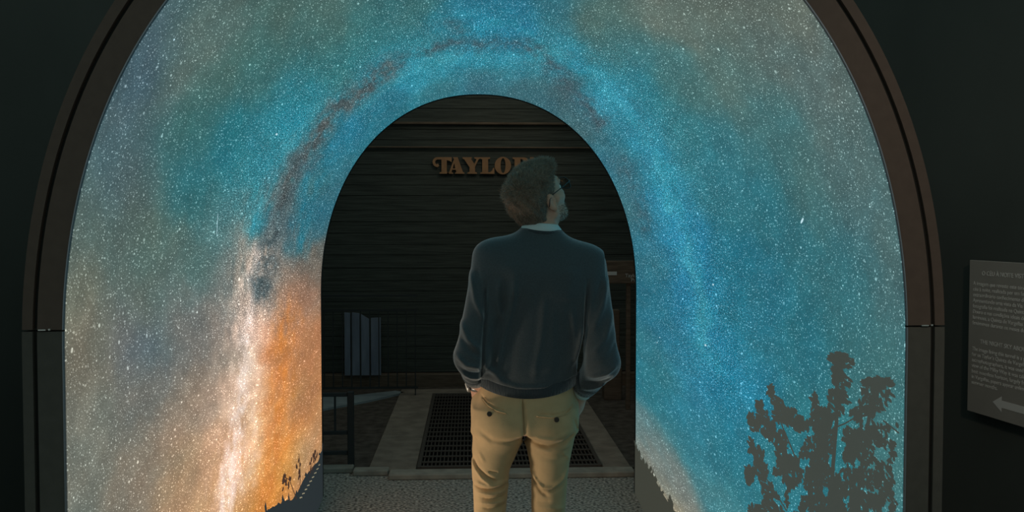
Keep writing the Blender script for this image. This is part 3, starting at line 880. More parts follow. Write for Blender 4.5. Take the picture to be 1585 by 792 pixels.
# ---- exhibition panel on the right wall
pd = Vector((0.125, -1, 0)).normalized()          # along the panel, left to right as read
panel = empty('text_panel', (1.649, 3.0, 0.935), 'dark grey bilingual text panel with a white arrow on the black wall', 'sign')
panel.rotation_euler = (0, 0, math.atan2(pd.y, pd.x))
PW, PH = 0.44, 0.514
M_PANEL = mat('panel_grey', rgb(166, 164, 158), 0.7, 0.3, var=0.06, vscale=8)
M_PTEXT = mat('panel_text', rgb(236, 238, 236), 0.7, 0.3)
box('panel_sheet', 0, PW, -0.006, 0.006, 0, PH, M_PANEL, panel, 0.001)
lines = [(0.062, 0.080, 0.0205, "O CÉU À NOITE VISTO DO DOURO"),
         (0.020, 0.150, 0.0185, "A imagem que reveste este túnel representa o"), (0.020, 0.187, 0.0185, "céu à noite, realizada por um fotógrafo de"), (0.020, 0.224, 0.0185, "extraordinário conhecimento do céu noturno."),
         (0.020, 0.261, 0.0185, "Apresentando uma vista da Via Láctea, esta"), (0.020, 0.298, 0.0185, "fotografia foi realizada na Quinta do Vale,"), (0.020, 0.335, 0.0185, "Douro e nas condições ideais de escuridão"), (0.020, 0.372, 0.0185, "luminosa, a Quinta de Vargellas regista os"), (0.020, 0.409, 0.0185, "fenómenos durante os meses de verão."),
         (0.060, 0.525, 0.0205, "THE NIGHT SKY ABOVE THE DOURO"),
         (0.020, 0.580, 0.0185, "The image lining this tunnel is a photograph"), (0.020, 0.617, 0.0185, "for us Taylor's Quinta de Vargellas taken by"), (0.020, 0.654, 0.0185, "astrophotographers, it was used to capture a"), (0.020, 0.691, 0.0185, "view of the Milky Way it was taken in the"), (0.020, 0.728, 0.0185, "best moonless horizon, largely free of light"), (0.020, 0.765, 0.0185, "in Vargellas, papers appear unlimited in the"), (0.020, 0.802, 0.0185, "summer months.")]
for (u_, v_, sz, s_) in lines:
    o = link('printed_text', text_mesh(s_, sz, 0.0003), M_PTEXT, panel)
    o.rotation_euler = (math.pi / 2, 0, 0)
    o.location = (u_, -0.0065, PH * (1 - v_) - sz * 0.35)
ay = PH * 0.105
me = mesh('arrow', [(0.125, -0.0068, ay), (0.168, -0.0068, ay + 0.026), (0.168, -0.0068, ay + 0.012), (0.30, -0.0068, ay + 0.012), (0.30, -0.0068, ay - 0.012), (0.168, -0.0068, ay - 0.012), (0.168, -0.0068, ay - 0.026)], [(0, 6, 5, 4, 3, 2, 1)])
link('arrow', me, M_PTEXT, panel)
# ------------------------------------------------------------------ the man: implicit surfaces turned into smooth meshes
class Vox:
    def __init__(self, lo, hi, h):
        self.lo = np.array(lo, float)
        self.h = h
        self.n = np.ceil((np.array(hi) - self.lo) / h).astype(int) + 1
        self.f = np.full(self.n, 0.6, np.float32)
        self.ax = [self.lo[i] + h * np.arange(self.n[i]) for i in range(3)]
    def reg(self, lo, hi):
        sl = []
        for i in range(3):
            a = int(max(0, math.floor((lo[i] - self.lo[i]) / self.h)))
            b = int(min(self.n[i], math.ceil((hi[i] - self.lo[i]) / self.h) + 1))
            sl.append(slice(a, max(a, b)))
        X = self.ax[0][sl[0]][:, None, None]
        Y = self.ax[1][sl[1]][None, :, None]
        Z = self.ax[2][sl[2]][None, None, :]
        return tuple(sl), X, Y, Z
    def add(self, fn, lo, hi, k=0.0):
        mg = k + 3 * self.h
        sl, X, Y, Z = self.reg([v - mg for v in lo], [v + mg for v in hi])
        d = fn(X, Y, Z)
        a = self.f[sl]
        if k > 0:
            h = np.maximum(k - np.abs(a - d), 0) / k
            self.f[sl] = np.minimum(a, d) - h * h * k * 0.25
        else:
            self.f[sl] = np.minimum(a, d)
    def sub(self, fn, lo, hi, k=0.0):
        mg = k + 3 * self.h
        sl, X, Y, Z = self.reg([v - mg for v in lo], [v + mg for v in hi])
        d = -fn(X, Y, Z)
        a = self.f[sl]
        if k > 0:
            h = np.maximum(k - np.abs(a - d), 0) / k
            self.f[sl] = np.maximum(a, d) + h * h * k * 0.25
        else:
            self.f[sl] = np.maximum(a, d)
    def off(self, fn):
        X, Y, Z = self.ax[0][:, None, None], self.ax[1][None, :, None], self.ax[2][None, None, :]
        self.f += fn(X, Y, Z).astype(np.float32)
    def cut(self, fn):
        X, Y, Z = self.ax[0][:, None, None], self.ax[1][None, :, None], self.ax[2][None, None, :]
        self.f = np.maximum(self.f, fn(X, Y, Z)).astype(np.float32)
    def fold(self, pts, width, amp, ymax=0.06):
        """ridge (amp > 0) or crease (amp < 0) along a line given in (x, z) on the back of the figure"""
        xs = [p[0] for p in pts]
        zs = [p[1] for p in pts]
        w3 = width * 2.6
        sl, X, Y, Z = self.reg((min(xs) - w3, -9, min(zs) - w3), (max(xs) + w3, ymax, max(zs) + w3))
        X2, Z2 = X[:, :, 0], Z[0]
        d = np.full((X.shape[0], 1, Z.shape[2]), 9.0)
        L = len(pts)
        env = np.zeros_like(d)
        for i in range(L - 1):
            a, b = pts[i], pts[i + 1]
            vx, vz = b[0] - a[0], b[1] - a[1]
            h = np.clip(((X - a[0]) * vx + (Z - a[1]) * vz) / (vx * vx + vz * vz + 1e-9), 0, 1)
            dd = np.hypot(X - a[0] - h * vx, Z - a[1] - h * vz)
            s = (i + h) / (L - 1)
            e = np.clip(np.minimum(s, 1 - s) * 5 + 0.25, 0, 1)
            env = np.where(dd < d, e, env)
            d = np.minimum(d, dd)
        fade = np.clip((ymax - Y) / 0.05, 0, 1)
        self.f[sl] -= (amp * np.exp(-(d / width) ** 2) * env * fade).astype(np.float32)
    def mesh(self, name, smooth_it=2):
        f = self.f
        s = f < 0
        c = [s[i:s.shape[0] - 1 + i, j:s.shape[1] - 1 + j, k:s.shape[2] - 1 + k] for i in (0, 1) for j in (0, 1) for k in (0, 1)]
        cnt = sum(x.astype(np.int8) for x in c)
        act = (cnt > 0) & (cnt < 8)
        I = np.argwhere(act)
        vid = np.full(act.shape, -1, np.int64)
        vid[act] = np.arange(len(I))
        corners = np.array([(i, j, k) for i in (0, 1) for j in (0, 1) for k in (0, 1)])
        val = np.stack([f[I[:, 0] + q[0], I[:, 1] + q[1], I[:, 2] + q[2]] for q in corners], 1)
        acc = np.zeros((len(I), 3))
        num = np.zeros(len(I))
        for a in range(8):
            for b in range(a + 1, 8):
                if np.abs(corners[a] - corners[b]).sum() != 1:
                    continue
                va, vb = val[:, a], val[:, b]
                m = (va < 0) != (vb < 0)
                t = np.where(m, va / np.where(m, va - vb, 1), 0)
                p = corners[a] + t[:, None] * (corners[b] - corners[a])
                acc += p * m[:, None]
                num += m
        V = self.lo + (I + acc / num[:, None]) * self.h
        Q = []
        for ax in range(3):
            s0 = np.take(s, range(s.shape[ax] - 1), ax)
            s1 = np.take(s, range(1, s.shape[ax]), ax)
            E = np.argwhere(s0 != s1)
            o1, o2 = (ax + 1) % 3, (ax + 2) % 3
            ok = (E[:, o1] > 0) & (E[:, o2] > 0) & (E[:, o1] < act.shape[o1]) & (E[:, o2] < act.shape[o2])
            E = E[ok]
            ins = s0[E[:, 0], E[:, 1], E[:, 2]]
            ids = []
            for (da, db) in ((1, 1), (0, 1), (0, 0), (1, 0)):
                T = E.copy()
                T[:, o1] -= da
                T[:, o2] -= db
                ids.append(vid[T[:, 0], T[:, 1], T[:, 2]])
            q = np.stack(ids, 1)
            q[~ins] = q[~ins][:, ::-1]
            Q.append(q)
        Q = np.concatenate(Q)
        Q = Q[(Q >= 0).all(1)]
        for _ in range(smooth_it):
            A = np.concatenate([Q[:, 0], Q[:, 1], Q[:, 2], Q[:, 3]])
            B = np.concatenate([Q[:, 1], Q[:, 2], Q[:, 3], Q[:, 0]])
            n_ = len(V)
            deg = np.bincount(A, minlength=n_) + np.bincount(B, minlength=n_)
            S = np.stack([np.bincount(A, V[B, i], n_) + np.bincount(B, V[A, i], n_) for i in range(3)], 1)
            V = V * 0.5 + 0.5 * S / np.maximum(deg, 1)[:, None]
        return np_mesh(name, V, Q), V, Q

def capsule(a, b, ra, rb):
    a, b = np.array(a, float), np.array(b, float)
    v = b - a
    L2 = (v * v).sum()
    def fn(X, Y, Z):
        h = np.clip(((X - a[0]) * v[0] + (Y - a[1]) * v[1] + (Z - a[2]) * v[2]) / L2, 0, 1)
        return np.sqrt((X - a[0] - h * v[0]) ** 2 + (Y - a[1] - h * v[1]) ** 2 + (Z - a[2] - h * v[2]) ** 2) - (ra + (rb - ra) * h)
    r = max(ra, rb)
    return fn, np.minimum(a, b) - r, np.maximum(a, b) + r

def ellipsoid(c, r, ax=None):
    c, r = np.array(c, float), np.array(r, float)
    ax = np.eye(3) if ax is None else np.array(ax, float)
    def fn(X, Y, Z):
        D = (X - c[0], Y - c[1], Z - c[2])
        q = [sum(ax[i][j] * D[j] for j in range(3)) / r[i] for i in range(3)]
        k0 = np.sqrt(q[0] ** 2 + q[1] ** 2 + q[2] ** 2)
        return (k0 - 1) * r.min() * np.clip(0.6 + 0.4 * k0, 0.6, 1.5)
    R = r.max()
    return fn, c - R, c + R

def loft(secs, ex=2.0, tilt=0.0, tx=0.0, shrink=0.0, zlo=None, zhi=None):
    """vertical body from sections (z, centre x, half width, centre y, half depth)"""
    S = np.array(sorted(secs))
    zz = np.linspace(S[0, 0], S[-1, 0], 500)
    dz = zz[1] - zz[0]
    k = max(3, int(0.025 / dz) | 1)
    tab = []
    for j in range(1, 5):
        v = np.interp(zz, S[:, 0], S[:, j])
        for _ in range(2):
            v = np.convolve(np.pad(v, k // 2, mode='edge'), np.ones(k) / k, 'valid')
        tab.append(v)
    lo_, hi_ = (S[0, 0] if zlo is None else zlo), (S[-1, 0] if zhi is None else zhi)
    def fn(X, Y, Z):
        Zt = Z - tilt * (X - tx)
        cx, a, cy, b = (np.interp(Zt, zz, v) for v in tab)
        a = np.maximum(a - shrink, 0.01)
        b = np.maximum(b - shrink, 0.01)
        k0 = (np.abs((X - cx) / a) ** ex + np.abs((Y - cy) / b) ** ex) ** (1 / ex)
        d = (k0 - 1) * np.minimum(a, b)
        return np.maximum(np.maximum(d, lo_ - Zt), Zt - hi_)
    A = S[:, 2].max()
    B = S[:, 4].max()
    return fn, (S[:, 1].min() - A, S[:, 3].min() - B, lo_ - 0.03), (S[:, 1].max() + A, S[:, 3].max() + B, hi_ + 0.03)

def U(x, y):
    """body measure units (447 per metre) to local x, z"""
    return ((x - 812) / 447.0, 0.84 + (672 - y) / 445.7)

TORSO = [(0.95, 0.008, 0.160, 0.0, 0.112), (0.99, 0.008, 0.166, 0.0, 0.116), (1.03, 0.009, 0.173, 0.0, 0.122), (1.07, 0.012, 0.176, -0.002, 0.128), (1.15, 0.020, 0.172, -0.004, 0.126), (1.25, 0.030, 0.174, -0.008, 0.128),
         (1.35, 0.037, 0.180, -0.012, 0.132), (1.41, 0.046, 0.190, -0.012, 0.126), (1.455, 0.052, 0.199, -0.008, 0.112), (1.485, 0.055, 0.192, -0.003, 0.098), (1.507, 0.056, 0.158, 0.0, 0.088), (1.525, 0.057, 0.112, 0.004, 0.078), (1.545, 0.058, 0.076, 0.008, 0.070), (1.575, 0.058, 0.060, 0.010, 0.062)]
TILT, TXC = -0.055, 0.055
L_SH, L_EL, L_WR = (-0.105, 0.0, 1.445), (-0.184, -0.115, 1.128), (-0.166, 0.035, 1.020)
R_SH, R_EL, R_WR = (0.214, 0.0, 1.425), (0.255, -0.115, 1.105), (0.199, 0.035, 0.980)
PELVIS = [(0.862, 0.001, 0.177, -0.016, 0.122), (0.89, 0.002, 0.176, -0.018, 0.126), (0.94, 0.004, 0.171, -0.012, 0.120), (0.98, 0.006, 0.163, -0.006, 0.112), (1.04, 0.010, 0.156, 0.0, 0.106)]
LEG_L = [(0.05, -0.128, 0.052, 0.02, 0.058), (0.12, -0.127, 0.050, 0.015, 0.055), (0.30, -0.125, 0.056, -0.012, 0.064), (0.42, -0.123, 0.058, -0.016, 0.068), (0.53, -0.121, 0.055, -0.006, 0.066), (0.58, -0.121, 0.056, 0.0, 0.068), (0.66, -0.118, 0.062, 0.0, 0.076), (0.72, -0.119, 0.0655, -0.002, 0.082), (0.776, -0.106, 0.078, -0.006, 0.090), (0.84, -0.092, 0.088, -0.010, 0.098), (0.93, -0.078, 0.094, -0.012, 0.10)]
LEG_R = [(0.05, 0.090, 0.052, 0.02, 0.058), (0.12, 0.089, 0.050, 0.015, 0.055), (0.30, 0.087, 0.056, -0.012, 0.064), (0.42, 0.086, 0.060, -0.016, 0.068), (0.53, 0.083, 0.057, -0.006, 0.066), (0.58, 0.083, 0.059, 0.0, 0.068), (0.66, 0.086, 0.062, 0.0, 0.076), (0.72, 0.087, 0.065, -0.002, 0.082), (0.776, 0.086, 0.076, -0.006, 0.090), (0.84, 0.087, 0.088, -0.010, 0.098), (0.93, 0.082, 0.094, -0.012, 0.10)]

# head frame: turned to the right and tipped up
PSI, TIP = math.radians(50), math.radians(30)
HO = np.array([0.046, 0.012, 1.648])
HF = np.array([math.sin(PSI) * math.cos(TIP), math.cos(PSI) * math.cos(TIP), math.sin(TIP)])
HR = np.array([math.cos(PSI), -math.sin(PSI), 0.0])
HU = np.array([-math.sin(PSI) * math.sin(TIP), -math.cos(PSI) * math.sin(TIP), math.cos(TIP)])
HAX = np.stack([HF, HR, HU])
def hp(f, r, u):
    return HO + HF * f + HR * r + HU * u
def hcap(a, b, ra, rb):
    return capsule(hp(*a), hp(*b), ra, rb)
def hell(c, r, ax=HAX):
    return ellipsoid(hp(*c), r, ax)

M_SKIN = mat('skin', rgb(205, 160, 138), 0.5, 0.35, var=0.06, vscale=60)
M_SKIN.node_tree.nodes['Principled BSDF'].inputs['Subsurface Weight'].default_value = 0.15
M_SKIN.node_tree.nodes['Principled BSDF'].inputs['Subsurface Radius'].default_value = (0.01, 0.004, 0.002)
M_HAIR = mat('brown_hair', rgb(98, 85, 73), 0.5, 0.4, var=0.35, vscale=60)
M_STRAND = mat('hair_strand', rgb(154, 138, 122), 0.36, 0.6, var=0.3, vscale=80)
M_BEARD = mat('beard_hair', rgb(112, 90, 72), 0.6, 0.3)
M_KNIT = mat('navy_knit', rgb(78, 84, 88), 0.95, 0.1, sheen=1.0, var=0.1, vscale=180, bump=0.25, bscale=420, sheen_col=(0.9, 0.95, 1, 1))
M_RIB = mat('navy_rib', rgb(66, 72, 77), 0.95, 0.1, sheen=0.9, bump=0.6, bscale=30, stretch=(10, 10, 0.2), sheen_col=(0.9, 0.95, 1, 1))
M_SHIRT = mat('pale_shirt', rgb(206, 222, 224), 0.8, 0.2, bump=0.05, bscale=200)
M_CHINO = mat('khaki_twill', rgb(198, 168, 128), 0.9, 0.15, sheen=0.12, var=0.06, vscale=30, bump=0.12, bscale=500)
M_CHINO_D = mat('khaki_seam', rgb(150, 124, 88), 0.9, 0.15)
M_BUTTON = mat('dark_button', rgb(40, 34, 28), 0.4, 0.5)
M_GLASSES = mat('glasses_metal', rgb(40, 36, 34), 0.3, 0.5, metal=0.3)
M_SHOE = mat('brown_leather', rgb(86, 58, 40), 0.45, 0.4)
M_DIAL = mat('watch_dial', rgb(236, 236, 230), 0.35, 0.5)
M_BAND = mat('watch_band', rgb(150, 150, 152), 0.35, 0.5, metal=0.6)
M_EYE = mat('eye_white', rgb(225, 222, 215), 0.2, 0.5)

# ---- body (skin), one continuous surface
B = Vox((-0.30, -0.22, 0.0), (0.38, 0.20, 1.82), 0.0042)
B.add(*loft([(z_, c_, a_ * 0.90, y_, b_ * 0.88) for z_, c_, a_, y_, b_ in TORSO], 2.2, TILT, TXC))
B.add(*loft([(z_, c_, a_ * 0.90, y_, b_ * 0.9) for z_, c_, a_, y_, b_ in PELVIS]), k=0.03)
for LEG in (LEG_L, LEG_R):
    B.add(*loft([(z_, c_, a_ * 0.86, y_, b_ * 0.86) for z_, c_, a_, y_, b_ in LEG]), k=0.03)
    fx = LEG[0][1]
    B.add(*capsule((fx, 0.0, 0.05), (fx, 0.13, 0.04), 0.034, 0.026), k=0.03)
for (sh, el, wr, sg) in ((L_SH, L_EL, L_WR, -1), (R_SH, R_EL, R_WR, 1)):
    B.add(*capsule(sh, el, 0.052, 0.040), k=0.04)
    B.add(*capsule(el, wr, 0.040, 0.028), k=0.02)
    w_ = np.array(wr)
    palm = w_ + np.array([-sg * 0.012, 0.035, -0.055])
    B.add(*capsule(w_, palm, 0.027, 0.030), k=0.015)
    B.add(*ellipsoid(palm, (0.018, 0.040, 0.045)), k=0.012)
    for q, (dy, ln) in enumerate(((0.034, 0.062), (0.013, 0.072), (-0.009, 0.068), (-0.030, 0.052))):
        p0 = palm + np.array([0, dy, -0.035])
        p1 = p0 + np.array([-sg * 0.010, 0.006, -ln * 0.55])
        p2 = p1 + np.array([-sg * 0.016, 0.004, -ln * 0.45])
        B.add(*capsule(p0, p1, 0.0095, 0.009), k=0.004)
        B.add(*capsule(p1, p2, 0.009, 0.0075), k=0.004)
    p0 = palm + np.array([0, 0.030, 0.015])
    p1 = p0 + np.array([sg * 0.004, 0.028, -0.022])
    p2 = p1 + np.array([0, 0.012, -0.026])
    B.add(*capsule(p0, p1, 0.013, 0.011), k=0.006)
    B.add(*capsule(p1, p2, 0.011, 0.009), k=0.004)
B.add(*capsule((0.058, 0.005, 1.50), hp(-0.020, 0, -0.01), 0.050, 0.053), k=0.025)
B.add(*hell((0.0, 0, 0.048), (0.097, 0.076, 0.090)), k=0.02)
B.add(*hell((0.038, 0, -0.022), (0.058, 0.060, 0.076)), k=0.03)
B.add(*hcap((0.068, -0.012, -0.080), (0.068, 0.012, -0.080), 0.019, 0.019), k=0.025)
for sg in (-1, 1):
    B.add(*hcap((0.0, sg * 0.058, -0.045), (0.062, sg * 0.022, -0.080), 0.016, 0.018), k=0.03)
    B.add(*hcap((0.062, sg * 0.050, -0.012), (0.030, sg * 0.064, -0.005), 0.016, 0.014), k=0.02)
    B.sub(*hell((0.098, sg * 0.033, 0.012), (0.014, 0.018, 0.013)), k=0.015)
    # ear: shell, hollow and lobe
    eax = np.stack([HF * math.cos(0.35) - sg * HR * math.sin(0.35) * -1, sg * HR * math.cos(0.35) - HF * math.sin(0.35), HU])
    eax = np.stack([v / np.linalg.norm(v) for v in eax])
    B.add(*hell((-0.012, sg * 0.080, 0.004), (0.019, 0.008, 0.032), eax), k=0.006)
    B.sub(*hell((-0.008, sg * 0.0905, 0.006), (0.011, 0.008, 0.019), eax), k=0.004)
    B.add(*hcap((-0.003, sg * 0.079, -0.024), (-0.004, sg * 0.079, -0.028), 0.008, 0.007), k=0.006)
B.add(*hcap((0.090, -0.030, 0.034), (0.090, 0.030, 0.034), 0.012, 0.012), k=0.02)
B.add(*hcap((0.094, 0, 0.018), (0.117, 0, -0.026), 0.008, 0.012), k=0.014)
for sg in (-1, 1):
    B.add(*hcap((0.104, sg * 0.010, -0.032), (0.100, sg * 0.012, -0.034), 0.008, 0.007), k=0.008)
B.add(*hcap((0.094, -0.016, -0.058), (0.094, 0.016, -0.058), 0.008, 0.008), k=0.010)
B.add(*hcap((0.092, -0.014, -0.070), (0.092, 0.014, -0.070), 0.008, 0.008), k=0.010)
B.sub(*hcap((0.104, -0.022, -0.064), (0.104, 0.022, -0.064), 0.003, 0.003), k=0.004)
body_me, BV, BQ = B.mesh('person', 1)
person = link('person', body_me, M_SKIN)
person.location = (0.134, 3.12, 0.0)
tag(person, 'man seen from behind looking up, dark sweater, khaki trousers, hands in pockets', 'person')

for sg in (-1, 1):
    bm = bmesh.new()
    bmesh.ops.create_uvsphere(bm, u_segments=14, v_segments=10, radius=0.0115)
    o = link('eye', bm_mesh('eye', bm, True), M_EYE, person)
    o.location = hp(0.082, sg * 0.033, 0.012)

# ---- sweater
S_ = Vox((-0.30, -0.24, 0.93), (0.38, 0.20, 1.60), 0.0042)
S_.add(*loft(TORSO, 2.25, TILT, TXC))
S_.cut(lambda X, Y, Z: np.maximum(0.985 + 0.034 * ((X - 0.008) / 0.17) ** 2 + 0.040 - Z, Z - 1.553 - TILT * (X - TXC)))
for (sh, el, wr) in ((L_SH, L_EL, L_WR), (R_SH, R_EL, R_WR)):
    w_, e_ = np.array(wr), np.array(el)
    end = e_ + (w_ - e_) * 0.76
    S_.add(*capsule(sh, el, 0.070, 0.056), k=0.055)
    S_.add(*capsule(e_, end, 0.056, 0.043), k=0.022)
# the body's back plane: shoulder blades and a soft hollow along the spine
S_.fold([U(836, 430), U(828, 560)], 0.022, -0.005)
S_.fold([U(790, 400), U(788, 460)], 0.035, 0.006)
S_.fold([U(880, 410), U(876, 465)], 0.035, 0.006)
for pts, wd, am in (
        ([(795, 420), (789, 470), (774, 520), (766, 565)], 0.011, 0.009), ([(781, 425), (778, 470), (762, 512)], 0.012, -0.007), ([(770, 430), (768, 462), (776, 490)], 0.009, 0.006),
        ([(806, 470), (792, 530), (786, 580)], 0.014, -0.006), ([(838, 450), (832, 520), (822, 578)], 0.012, 0.006), ([(858, 470), (862, 540), (856, 585)], 0.013, -0.005),
        ([(880, 470), (884, 520), (876, 570)], 0.012, 0.006), ([(896, 500), (890, 530), (884, 556)], 0.008, 0.008),
        ([(755, 560), (775, 580)], 0.010, 0.008), ([(752, 575), (800, 590), (850, 590)], 0.010, 0.005), ([(810, 572), (860, 568)], 0.012, -0.004),
        ([(728, 420), (735, 460), (750, 492)], 0.008, 0.009), ([(738, 412), (747, 455)], 0.008, -0.007), ([(714, 492), (724, 515), (742, 530)], 0.009, 0.009), ([(714, 512), (728, 532), (744, 542)], 0.008, -0.008),
        ([(707, 538), (722, 552), (742, 556)], 0.008, 0.010), ([(709, 553), (725, 564), (744, 566)], 0.006, -0.009), ([(714, 564), (728, 574), (744, 576)], 0.007, 0.009), ([(718, 577), (732, 583), (746, 583)], 0.006, -0.007),
        ([(936, 430), (926, 470), (908, 505)], 0.010, 0.009), ([(926, 430), (914, 470)], 0.009, -0.008), ([(942, 480), (928, 515), (906, 540)], 0.010, 0.008), ([(946, 520), (930, 545), (904, 560)], 0.008, -0.008),
        ([(946, 552), (928, 566), (902, 574)], 0.008, 0.009), ([(938, 572), (922, 580), (900, 584)], 0.006, -0.008), ([(930, 586), (915, 594), (898, 597)], 0.007, 0.008)):
    S_.fold([U(*p) for p in pts], wd, am * (1.4 if am > 0 else 0.75), 0.10)
# arm-to-body creases
S_.fold([U(752, 432), U(750, 480), U(746, 530), U(744, 585)], 0.006, -0.016, 0.02)
S_.fold([U(904, 432), U(900, 500), U(896, 545), U(893, 592)], 0.006, -0.016, 0.02)
sw_me, SV, SQ = S_.mesh('sweater', 2)
sweater = link('sweater', sw_me, M_KNIT, person)
sweater['label'] = 'dark navy knitted crew-neck sweater'

def ring_band(name, sections, m, parent, n=72, ex=2.25):
    """closed band from rings (cx, a, cy, b, z function of angle)"""
    V, Fc = [], []
    for (cx, a, cy, b, zf) in sections:
        for k in range(n):
            an = 2 * math.pi * k / n
            c, s = math.cos(an), math.sin(an)
            x = cx + a * math.copysign(abs(c) ** (2 / ex), c)
            y = cy + b * math.copysign(abs(s) ** (2 / ex), s)
            V.append((x, y, zf(x, y)))
    K = len(sections)
    for i in range(K):
        j = (i + 1) % K
        for k in range(n):
            k2 = (k + 1) % n
            Fc.append((i * n + k, i * n + k2, j * n + k2, j * n + k))
    return link(name, mesh(name, V, Fc, True), m, parent)

hz = lambda dz: (lambda x, y: 0.985 + 0.034 * ((x - 0.008) / 0.17) ** 2 + dz)
ring_band('hem_rib', [(0.008, 0.166, 0, 0.114, hz(0.0)), (0.008, 0.1705, 0, 0.1185, hz(0.002)), (0.008, 0.172, 0, 0.1205, hz(0.02)), (0.009, 0.1735, 0, 0.1225, hz(0.040)), (0.009, 0.168, 0, 0.118, hz(0.048)), (0.008, 0.155, 0, 0.105, hz(0.02))], M_RIB, sweater, 96)
for (el, wr) in ((L_EL, L_WR), (R_EL, R_WR)):
    e_, w_ = Vector(el), Vector(wr)
    d_ = w_ - e_
    V, Fc = tube_data([e_ + d_ * 0.56, e_ + d_ * 0.60, e_ + d_ * 0.72, e_ + d_ * 0.835, e_ + d_ * 0.845], [0.040, 0.0475, 0.0445, 0.041, 0.034], 24)
    link('cuff_rib', mesh('cuff_rib', V, Fc, True), M_RIB, sweater)
tz = lambda dz: (lambda x, y: 1.548 + TILT * (x - TXC) - 0.35 * max(0, y - 0.01) + dz)
ring_band('neck_rib', [(0.058, 0.0795, 0.006, 0.074, tz(-0.010)), (0.058, 0.080, 0.006, 0.0745, tz(-0.004)), (0.058, 0.0735, 0.006, 0.068, tz(0.006)), (0.058, 0.066, 0.006, 0.062, tz(0.004)), (0.058, 0.066, 0.006, 0.062, tz(-0.012))], M_RIB, sweater, 64, 2.0)

# ---- shirt collar with a folded outer leaf
cz = lambda dz: (lambda x, y: 1.5455 - 0.075 * (x - 0.058) - 0.30 * max(0, y - 0.01) + dz)
collar = ring_band('shirt_collar', [(0.059, 0.0735, 0.004, 0.0705, cz(0.0)), (0.058, 0.0685, 0.004, 0.0665, cz(0.014)), (0.0565, 0.0600, 0.004, 0.0615, cz(0.026)), (0.056, 0.0570, 0.004, 0.0590, cz(0.0285)), (0.056, 0.0545, 0.004, 0.0565, cz(0.027)), (0.057, 0.056, 0.004, 0.058, cz(0.0)), (0.058, 0.068, 0.004, 0.066, cz(-0.002))], M_SHIRT, person, 72, 2.0)
collar['label'] = 'pale blue-white shirt collar'
w_, e_ = Vector(R_WR), Vector(R_EL)
d_ = w_ - e_
V, Fc = tube_data([e_ + d_ * 0.80, e_ + d_ * 0.82, e_ + d_ * 0.96, e_ + d_ * 0.97], [0.030, 0.0385, 0.0375, 0.031], 24)
sc_ = link('shirt_cuff', mesh('shirt_cuff', V, Fc, True), M_SHIRT, person)

# ---- wristwatch on the left wrist
wrist = Vector(L_WR)
fd = (wrist - Vector(L_EL)).normalized()
hand_dir = Vector((0.012, 0.035, -0.055)).normalized()
watch = bpy.data.objects.new('wristwatch', None)
COL.objects.link(watch)
watch.parent = person
wc = wrist + hand_dir * 0.012
sx_ = Vector((-1, -0.35, 0.1)).normalized()
sx_ = (sx_ - hand_dir * sx_.dot(hand_dir)).normalized()
ty_ = hand_dir.cross(sx_)
V, Fc = [], []
nb_ = 28
for k in range(nb_):
    an = 2 * math.pi * k / nb_
    rad = sx_ * math.cos(an) + ty_ * math.sin(an)
    for (dr, dh) in ((0.029, -0.009), (0.0315, -0.009), (0.0315, 0.009), (0.029, 0.009)):
        V.append(wc + rad * dr + hand_dir * dh)
for k in range(nb_):
    k2 = (k + 1) % nb_
    for j in range(4):
        j2 = (j + 1) % 4
        Fc.append((k * 4 + j, k * 4 + j2, k2 * 4 + j2, k2 * 4 + j))
link('watch_band', mesh('watch_band', V, Fc, True), M_BAND, watch)
ce = wc + sx_ * 0.0315
V, Fc = tube_data([ce, ce + sx_ * 0.006, ce + sx_ * 0.0085], [0.0185, 0.0185, 0.0165], 24)
link('watch_case', mesh('watch_case', V, Fc), M_BAND, watch)
V, Fc = tube_data([ce + sx_ * 0.0086, ce + sx_ * 0.0094], [0.0158, 0.0150], 24)
link('watch_dial', mesh('watch_dial', V, Fc), M_DIAL, watch)

